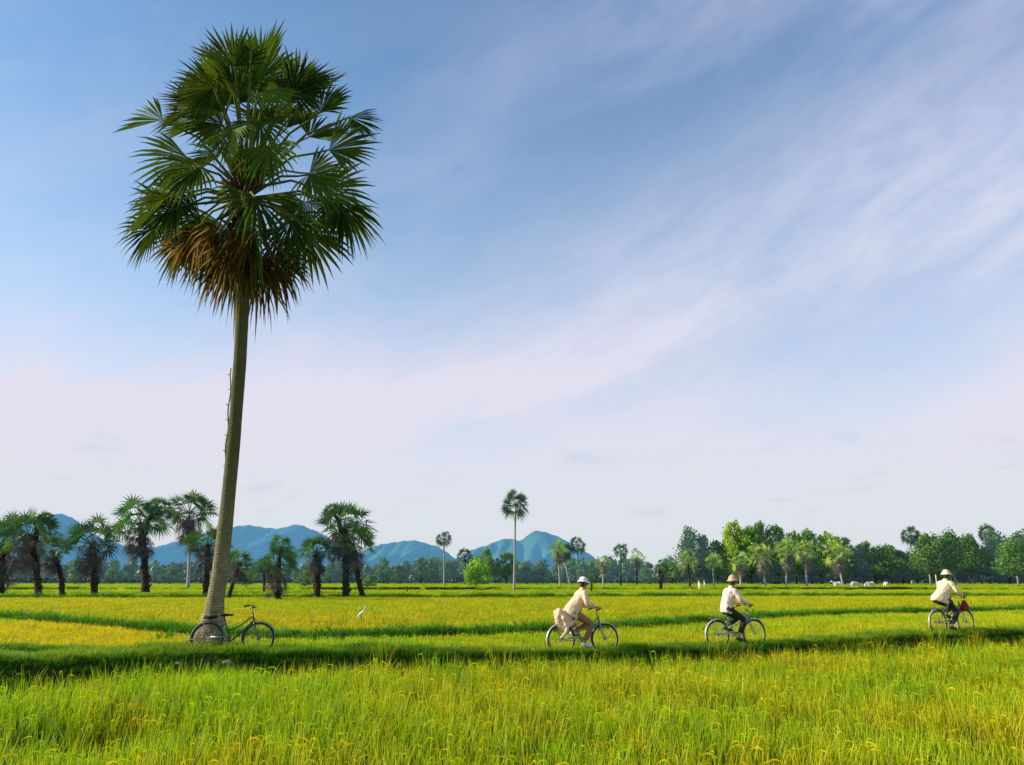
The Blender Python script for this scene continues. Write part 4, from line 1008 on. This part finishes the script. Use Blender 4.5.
    for s_ in (-1, 1):
        mb = MB(); mb.ball(hd+f*.086+sd*.030*s_+Vector((0, 0, .0)), .010, 8, 6); mb.build("eye", EYE, body)
        mb = MB(); mb.ball(hd+sd*.080*s_+Vector((0, 0, -.01)), (.018, .010, .030), 8, 6); mb.build("ear", mats.get('skin', SKINM), body)
    mb = MB(); mb.ball(hd+f*.083+Vector((0, 0, -.062)), (.012, .024, .006), 8, 6); mb.build("mouth", simple("lips", (.22, .08, .06), .5), body)
    mb = MB(); mb.ball(hd-f*.022+Vector((0, 0, .035)), (.090, .090, .090), 16, 10); mb.ball(hd-f*.055+Vector((0, 0, -.03)), (.045, .070, .065), 12, 8); mb.build("hair", HAIR, root)
    # hat: dome and brim as one lathe with a dipping brim
    if hat:
        hb, ht, br, dome, mat, tilt = hat
        mb = MB(); prof = [(0, ht), (dome*.30, ht*.965), (dome*.56, ht*.84), (dome*.78, ht*.64), (dome*.94, ht*.36), (dome*1.02, .012), (br*.9, -.012), (br, -.03), (br*.98, -.035), (dome*1.0, -.005), (dome*.9, .02)]
        vs = []; nn = 24
        for i, (r_, z_) in enumerate(prof):
            for k in range(nn):
                a = 2*math.pi*k/nn; fw = math.cos(a)
                rr_ = r_*(1+(.22*max(0, fw) if r_ > dome*1.05 else 0)); zz2 = z_-(.025*max(0, fw) if r_ > dome*1.05 else 0)
                vs.append(Vector((rr_*math.cos(a), rr_*math.sin(a), zz2)))
        fs = [(i*nn+k, i*nn+(k+1) % nn, (i+1)*nn+(k+1) % nn, (i+1)*nn+k) for i in range(len(prof)-1) for k in range(nn)]
        Mx = Matrix.Rotation(yaw, 4, 'Z') @ Matrix.Rotation(tilt, 4, 'Y')
        mb.add([hd+Vector((0, 0, hb))-f*.012+(Mx @ v_) for v_ in vs], fs); mb.build("hat", mat, root)
    return body

def rider(bike, P1, P2, mats, hat, lean_x=.06, loose=1.0, extra=None, cuff=.22, label="", head=(.10, 0, 1.60), hang=(.335, .262, 1.045), rise=0):
    root = empty("person", bike.location, bike.rotation_euler.z, label, "person", "people riding bicycles along the grass path")
    pel = Vector((-.20, 0, .93+rise)); chest = Vector((-.20+lean_x+.12, 0, 1.29+rise)); neck = Vector((lean_x-.02, 0, 1.46+rise))
    J = dict(pelvis=pel, spine=pel.lerp(chest, .5)+Vector((-.035, 0, 0)), chest=chest, neck=neck, head=Vector(head)+Vector((0, 0, rise)))
    for s_, c, P in ((-1, 'r', P1), (1, 'l', P2)):
        sh = chest+Vector((.03, s_*.165, .10)); wr = Vector((hang[0]-.06, s_*hang[1], hang[2]+.015))
        el = ik(sh, wr, .27, .255, Vector((-.25, s_*.6, -1)))
        J['arm_'+c] = (sh, el, wr); J['hand_'+c] = (1, s_*-.05, -.12)
        hp = pel+Vector((.03, s_*.085, -.02)); an = Vector((P.x-.07, s_*.105, P.z+.105)); toe = Vector((P.x+.06, s_*.115, P.z+.035))
        kn = ik(hp, an, .45, .45, Vector((1, s_*.08, .6)))
        J['leg_'+c] = (hp, kn, an, toe)
    return root, person(root, J, mats, hat, extra, loose, cuff)
def path_pt(x, dz=0):
    y = float(yD(x)); a = math.atan2(float(yD(x+.8)-yD(x-.8)), 1.6); return Vector((x, y, gz(x, y)+dz)), a
# first cyclist
C1 = simple("cream_shirt", (.80, .57, .36), .85, var=.06); BR = simple("brown_trousers", (.30, .15, .07), .85, var=.1); DKB = simple("dark_trousers", (.02, .022, .032), .8, var=.2)
WH = simple("white_cloth_hat", (.82, .76, .68), .9, var=.04); WS = simple("white_shoes", (.6, .6, .62), .7)
GB = "bicycles"
p, a = path_pt(1.62); bk, P1, P2 = bicycle(p, a, 0, (.16, .19, .18), (.42, .42, .36), "silver bicycle with pale mudguards under the rider in the white hat", -50, GB)
rt, b = rider(bk, P1, P2, dict(shirt=C1, trousers=BR, shoe=WS), (.058, .100, .148, .104, WH, R(8)), .08, 1.12,
      .06, .12, "person in cream shirt, brown trousers and white hat on the leftmost ridden bicycle", (.09, 0, 1.60))
# cloth bundle on the rack
Q = Vector((p.x, p.y, p.z)); bd = empty("cloth_bundle", Q, a, "cream cloth bundle draped over the rear rack behind the white hatted rider", "bundle")
mb = MB(); vs = []; nn = 20
prof = [(0, 1.045), (.06, 1.04), (.12, 1.0), (.17, .92), (.19, .84), (.18, .76), (.15, .69), (.10, .64), (.03, .62), (0, .62)]
for i, (r_, z_) in enumerate(prof):
    for k in range(nn):
        t = 2*math.pi*k/nn; wv_ = 1+.13*math.sin(t*5+z_*13)+.05*math.sin(t*9)
        vs.append((-.40+r_*1.2*wv_*math.cos(t)+(z_-.8)*-.42, r_*.85*wv_*math.sin(t), z_-.05+(.07*math.cos(t) if z_ < .8 else -.06*math.cos(t))))
mb.add(vs, [(i*nn+k, i*nn+(k+1) % nn, (i+1)*nn+(k+1) % nn, (i+1)*nn+k) for i in range(len(prof)-1) for k in range(nn)])
bo = mb.build("sack", C1, bd)
tx = bpy.data.textures.new('cloth_folds', 'CLOUDS'); tx.noise_scale = .12
ss_ = bo.modifiers.new('sub', 'SUBSURF'); ss_.levels = 2; ss_.render_levels = 2
dm = bo.modifiers.new('folds', 'DISPLACE'); dm.texture = tx; dm.strength = .11; dm.mid_level = .6
mb = MB(); mb.tube([(-.38, -.12, .66), (-.42, -.13, .52), (-.50, -.12, .42), (-.56, -.10, .38)], [.05, .035, .025, .02], 8); mb.build("hanging_corner", C1, bd)
# second cyclist
C2 = simple("pale_pink_shirt", (.80, .62, .50), .85, var=.05); TAN = simple("tan_hat", (.52, .38, .20), .9, var=.1); BK = simple("black_shoes", (.03, .03, .035), .6)
p, a = path_pt(5.54); bk, P1, P2 = bicycle(p, a, 0, (.20, .24, .26), (.44, .42, .36), "pale blue grey bicycle under the rider in the pink shirt", -48, GB)
rider(bk, P1, P2, dict(shirt=C2, trousers=DKB, shoe=BK), (.055, .120, .150, .108, TAN, R(-4)), .0, 1.0, None, .2,
      "person in pale pink shirt, dark trousers and round tan hat on the middle bicycle", (.05, 0, 1.60))
# third cyclist
C3 = simple("loose_cream_shirt", (.86, .68, .42), .85, var=.05); NV = simple("navy_trousers", (.015, .022, .05), .8, var=.2)
CH = simple("cream_cap", (.80, .68, .48), .9, var=.05)
p, a = path_pt(12.42); bk, P1, P2 = bicycle(p, a, 0, (.07, .075, .08), (.40, .36, .28), "dark bicycle under the rider in the loose cream shirt at right", -105, GB)
rider(bk, P1, P2, dict(shirt=C3, trousers=NV, shoe=BK), (.055, .105, .145, .106, CH, R(-2)), .02, 1.15,
      .15, .12, "person in a billowing cream shirt, navy trousers and cream cap on the rightmost bicycle", (.06, 0, 1.60), rise=.03)
RED = simple("red_cloth", (.28, .02, .025), .8, var=.2)
bg_ = empty("cloth_bag", p, a, "dark red cloth bag hanging from the rightmost bicycle's handlebar", "bag")
mb = MB(); vs = []; nn = 16
for i, (r_, z_) in enumerate([(0, .93), (.05, .93), (.07, .90), (.10, .82), (.12, .74), (.11, .68), (.06, .64), (0, .63)]):
    for k in range(nn):
        t = 2*math.pi*k/nn; q = 1+.07*math.sin(t*4+z_*15); vs.append((.50+r_*q*math.cos(t), -.10+r_*.8*q*math.sin(t), z_))
mb.add(vs, [(i*nn+k, i*nn+(k+1) % nn, (i+1)*nn+(k+1) % nn, (i+1)*nn+k) for i in range(7) for k in range(nn)]); mb.build("sack", RED, bg_)
mb = MB(); mb.tube([(.48, -.14, .92), (.42, -.14, 1.02), (.40, -.12, 1.03), (.46, -.06, .92)], .008, 6); mb.build("strap", RED, bg_)
# parked bicycle leaning on the palm
px_ = -6.05; yy = 17.95; zpk = .80
bk, _, _ = bicycle(Vector((px_+.02, yy, gz(px_, yy)-.06)), R(3), R(-6), (.04, .06, .07), (.12, .16, .16), "parked bicycle leaning riderless against the foot of the tall palm", -20, GB)
rope = MB()
for k in range(3):
    cc = Vector((-.50+.02*k, -.02, .765+.02*k)); rope.tube([cc+Vector((.13*math.cos(t*.4), .09*math.sin(t*.4), .012*math.sin(t))) for t in range(17)], .014, 6)
ro = rope.build("rope_coil", simple("dark_rope", (.05, .02, .015), .9)); ro.location = bk.location; ro.rotation_euler = bk.rotation_euler
tag(ro, "coil of dark reddish rope resting on the parked bicycle's rear rack", "rope")
# pale stone in the grass
def stone(x, y, r, label, col, name="stone", squash=.5):
    mb = MB(); mb.ball((0, 0, 0), (r, r*.7, r*squash), 14, 9); vs = []
    for v_ in mb.v:
        v_ = Vector(v_); vs.append(v_*(1+.15*math.sin(v_.x*40+1)*math.cos(v_.y*30)))
    mb.v = vs; o = mb.build(name, simple("stone", col, .9, var=.3)); o.location = (x, y, gz(x, y)+r*.25); tag(o, label, name)
q = at(228.5, 651, 17.1); stone(q.x, 17.1, .12, "rounded pale brown stone in the grass below the parked bicycle's pedals", (.32, .25, .19))
q = at(178, 653, 16.9); stone(q.x, 16.9, .06, "small whitish stone in grass left of the parked bicycle", (.6, .58, .5))

# ------------------------------------------------------------------ animals and far people
def egret(px, py, Yd, H, label, heading=0):
    z0 = max(.35, gz(at(px, py, Yd).x, Yd)); b = at(px, py, Yd); root = empty("egret", (b.x, Yd, b.z-.1), heading, label, "bird")
    W_ = simple("white_feathers", (.80, .80, .74), .8, var=.03); s = H
    skin("body", {'b': ((0, 0, .45*s), (.13*s, .12*s)), 'c': ((.14*s, 0, .56*s), (.10*s, .09*s)), 'n1': ((.20*s, 0, .72*s), .04*s), 'n2': ((.25*s, 0, .84*s), .034*s), 'h': ((.30*s, 0, .96*s), .045*s), 'h2': ((.35*s, 0, .97*s), .028*s),
                  't': ((-.18*s, 0, .32*s), (.08*s, .05*s)), 't2': ((-.30*s, 0, .20*s), (.03*s, .02*s))},
         [('b', 'c'), ('c', 'n1'), ('n1', 'n2'), ('n2', 'h'), ('h', 'h2'), ('b', 't'), ('t', 't2')], W_, root)
    mb = MB(); mb.tube([(.37*s, 0, .97*s), (.50*s, 0, .95*s)], [.014*s, .003*s], 6); mb.build("beak", simple("beak", (.5, .35, .05), .5), root)
    for s_ in (-1, 1):
        mb = MB(); mb.tube([(.0, s_*.05*s, .36*s), (.03*s, s_*.05*s, .15*s), (0, s_*.05*s, -.35*s)], .010*s, 5); mb.build("leg", simple("leg", (.05, .05, .03), .6), root)
egret(361, 618, ydist(619, .62), .62, "white egret standing upright in the rice right of the parked bicycle")
def cow(px, py, Yd, heading, label, graze=True, L=1.0):
    b = at(px, py, Yd); root = empty("cow", (b.x, Yd, gz(b.x, Yd)+.3), heading, label, "cow", "pale cows grazing at the edge of the right wood")
    Wc = simple("cream_hide", (.74, .68, .52), .8, var=.06)
    hz_ = .62 if graze else 1.35
    Vn = {'ru': ((-.62, 0, 1.08), (.24, .26)), 'be': ((-.1, 0, 1.0), (.30, .33)), 'ch': ((.48, 0, 1.04), (.24, .30)), 'wi': ((.62, 0, 1.18), (.17, .22)), 'nk': ((.88, 0, (1.18+hz_)/2+.1), (.12, .17)), 'he': ((1.08, 0, hz_+.05), (.11, .13)), 'mu': ((1.26, 0, hz_-.14), (.075, .08)),
          'ea': ((1.03, .2, hz_+.12), .035), 'eb': ((1.03, -.2, hz_+.12), .035), 'ta': ((-.88, 0, 1.05), .035), 'tb': ((-.93, 0, .45), .02)}
    En = [('ru', 'be'), ('be', 'ch'), ('ch', 'wi'), ('wi', 'nk'), ('nk', 'he'), ('he', 'mu'), ('he', 'ea'), ('he', 'eb'), ('ru', 'ta'), ('ta', 'tb')]
    for s_ in (-1, 1):
        Vn[f'fa{s_}'] = ((.5, s_*.17, .72), .10); Vn[f'fb{s_}'] = ((.52, s_*.17, .38), .055); Vn[f'fc{s_}'] = ((.5, s_*.17, .03), .045)
        Vn[f'ha{s_}'] = ((-.58, s_*.17, .78), .13); Vn[f'hk{s_}'] = ((-.48, s_*.17, .60), .09); Vn[f'hb{s_}'] = ((-.72, s_*.17, .40), .055); Vn[f'hc{s_}'] = ((-.66, s_*.17, .03), .045)
        En += [('ch', f'fa{s_}'), (f'fa{s_}', f'fb{s_}'), (f'fb{s_}', f'fc{s_}'), ('ru', f'ha{s_}'), (f'ha{s_}', f'hk{s_}'), (f'hk{s_}', f'hb{s_}'), (f'hb{s_}', f'hc{s_}')]
    skin("body", Vn, En, Wc, root, 1)
    for s_ in (-1, 1):
        mb = MB(); mb.tube([(1.05, s_*.07, hz_+.15), (1.06, s_*.15, hz_+.28), (1.08, s_*.12, hz_+.38)], [.025, .018, .006], 6); mb.build("horn", simple("horn", (.2, .17, .12), .5), root)
cow(838, 588.5, 150, R(175), "pale cow grazing at the far left of the white herd", False)
cow(855, 588.5, 150, R(10), "pale cow grazing second from left, head to the right")
cow(871, 588.5, 148, R(185), "pale cow grazing third from left, broadest in view")
cow(886, 588.5, 150, R(80), "pale cow at the right end of the grazing herd, seen end on")
def stander(px, py, Yd, rz, label, shirt, trs):
    b = at(px, py, Yd); root = empty("person", (b.x, Yd, gz(b.x, Yd)+.1), rz, label, "person", "people working in the far rice field")
    J = dict(pelvis=(0, 0, .92), spine=(0, 0, 1.1), chest=(.02, 0, 1.28), neck=(.03, 0, 1.46), head=(.06, 0, 1.58))
    for s_, c in ((-1, 'r'), (1, 'l')):
        J['arm_'+c] = ((.02, s_*.18, 1.38), (.0, s_*.24, 1.10), (.12, s_*.22, .86)); J['leg_'+c] = ((0, s_*.09, .88), (.03, s_*.1, .48), (0, s_*.1, .09), (.12, s_*.11, .04))
    person(root, J, dict(shirt=shirt, trousers=trs, shoe=BK), (.06, .10, .2, .108, WH, 0))
WSH = simple("white_shirt", (.82, .8, .76), .85, var=.03)
stander(699.5, 588.5, 140, R(200), "far off person in white standing in rice left of the second cyclist, taller of two", WSH, WSH)
stander(705, 588.5, 142, R(160), "far off person in white standing in rice just right of the taller one", WSH, simple("grey_trousers", (.4, .4, .38), .8))

# fern-like shrub on the bund left of the big palm
def shrub(px, py, Yd, H, label, n=34, seed=3):
    rg = random.Random(seed); b = at(px, py, Yd); zg = gz(b.x, Yd); root = empty("shrub", (b.x, Yd, zg), 0, label, "shrub")
    mb = MB(); ms = MB()
    for i in range(n):
        a = rg.uniform(0, 6.28); ln = rg.uniform(.25, .9); L = H*rg.uniform(.7, 1.1); d = Vector((math.cos(a)*ln, math.sin(a)*ln, 1)).normalized()
        pts = [d*L*t+Vector((0, 0, -.35*L*t*t*ln)) for t in (0, .25, .5, .75, 1)]
        ms.tube(pts, [.008, .007, .005, .004, .002], 4)
        for t in np.linspace(.15, 1, 14):
            k = min(3, int(t*4)); c = pts[k].lerp(pts[k+1], t*4-k)
            for s_ in (-1, 1):
                sd = Vector((-math.sin(a), math.cos(a), 0))*s_; tip = c+(sd*.9+d*.5+Vector((0, 0, -.2)))*H*.20*(1.15-t*.7)
                q = (tip-c).cross(d).normalized()*.001+d*.016
                mb.add([c-q, c+q, tip], [(0, 1, 2)], 0, rg.uniform(.2, .9))
    mb.build("leaves", leaf_mat("fern_leaves", (.02, .09, .015), (.10, .28, .02), .35, rough=.9, spec=.05), root, False); ms.build("stems", simple("stem", (.05, .09, .02), .7), root)
shrub(165, 628, 27.5, .95, "spiky bright green fern shrub on the bund left of the big palm", 44)
# slender bare post left of the third cyclist
q = at(937.5, 590, 120); mb = MB(); mb.tube([(0, 0, -.2), (.01, 0, 1.4), (.0, 0, 2.75)], [.09, .08, .07], 8)
mb.tube([(0, 0, 2.75), (0, 0, 2.8)], [.085, .085], 8)
po = mb.build("field_post", simple("pale_post", (.6, .6, .55), .8)); po.location = (q.x, 120, gz(q.x, 120)); tag(po, "thin pale post in the rice just left of the third cyclist's back", "post")
q = at(407, 588, 115); mb = MB(); mb.tube([(0, 0, -.2), (.02, 0, .7), (.0, 0, 1.25)], [.1, .09, .06], 8); mb.tube([(-.05, 0, 1.1), (.12, 0, 1.2)], [.05, .04], 6)
po = mb.build("tree_stump", M_bark_dark); po.location = (q.x, 115, gz(q.x, 115)); tag(po, "short dark stump in the rice left of the thin tall palm", "stump")
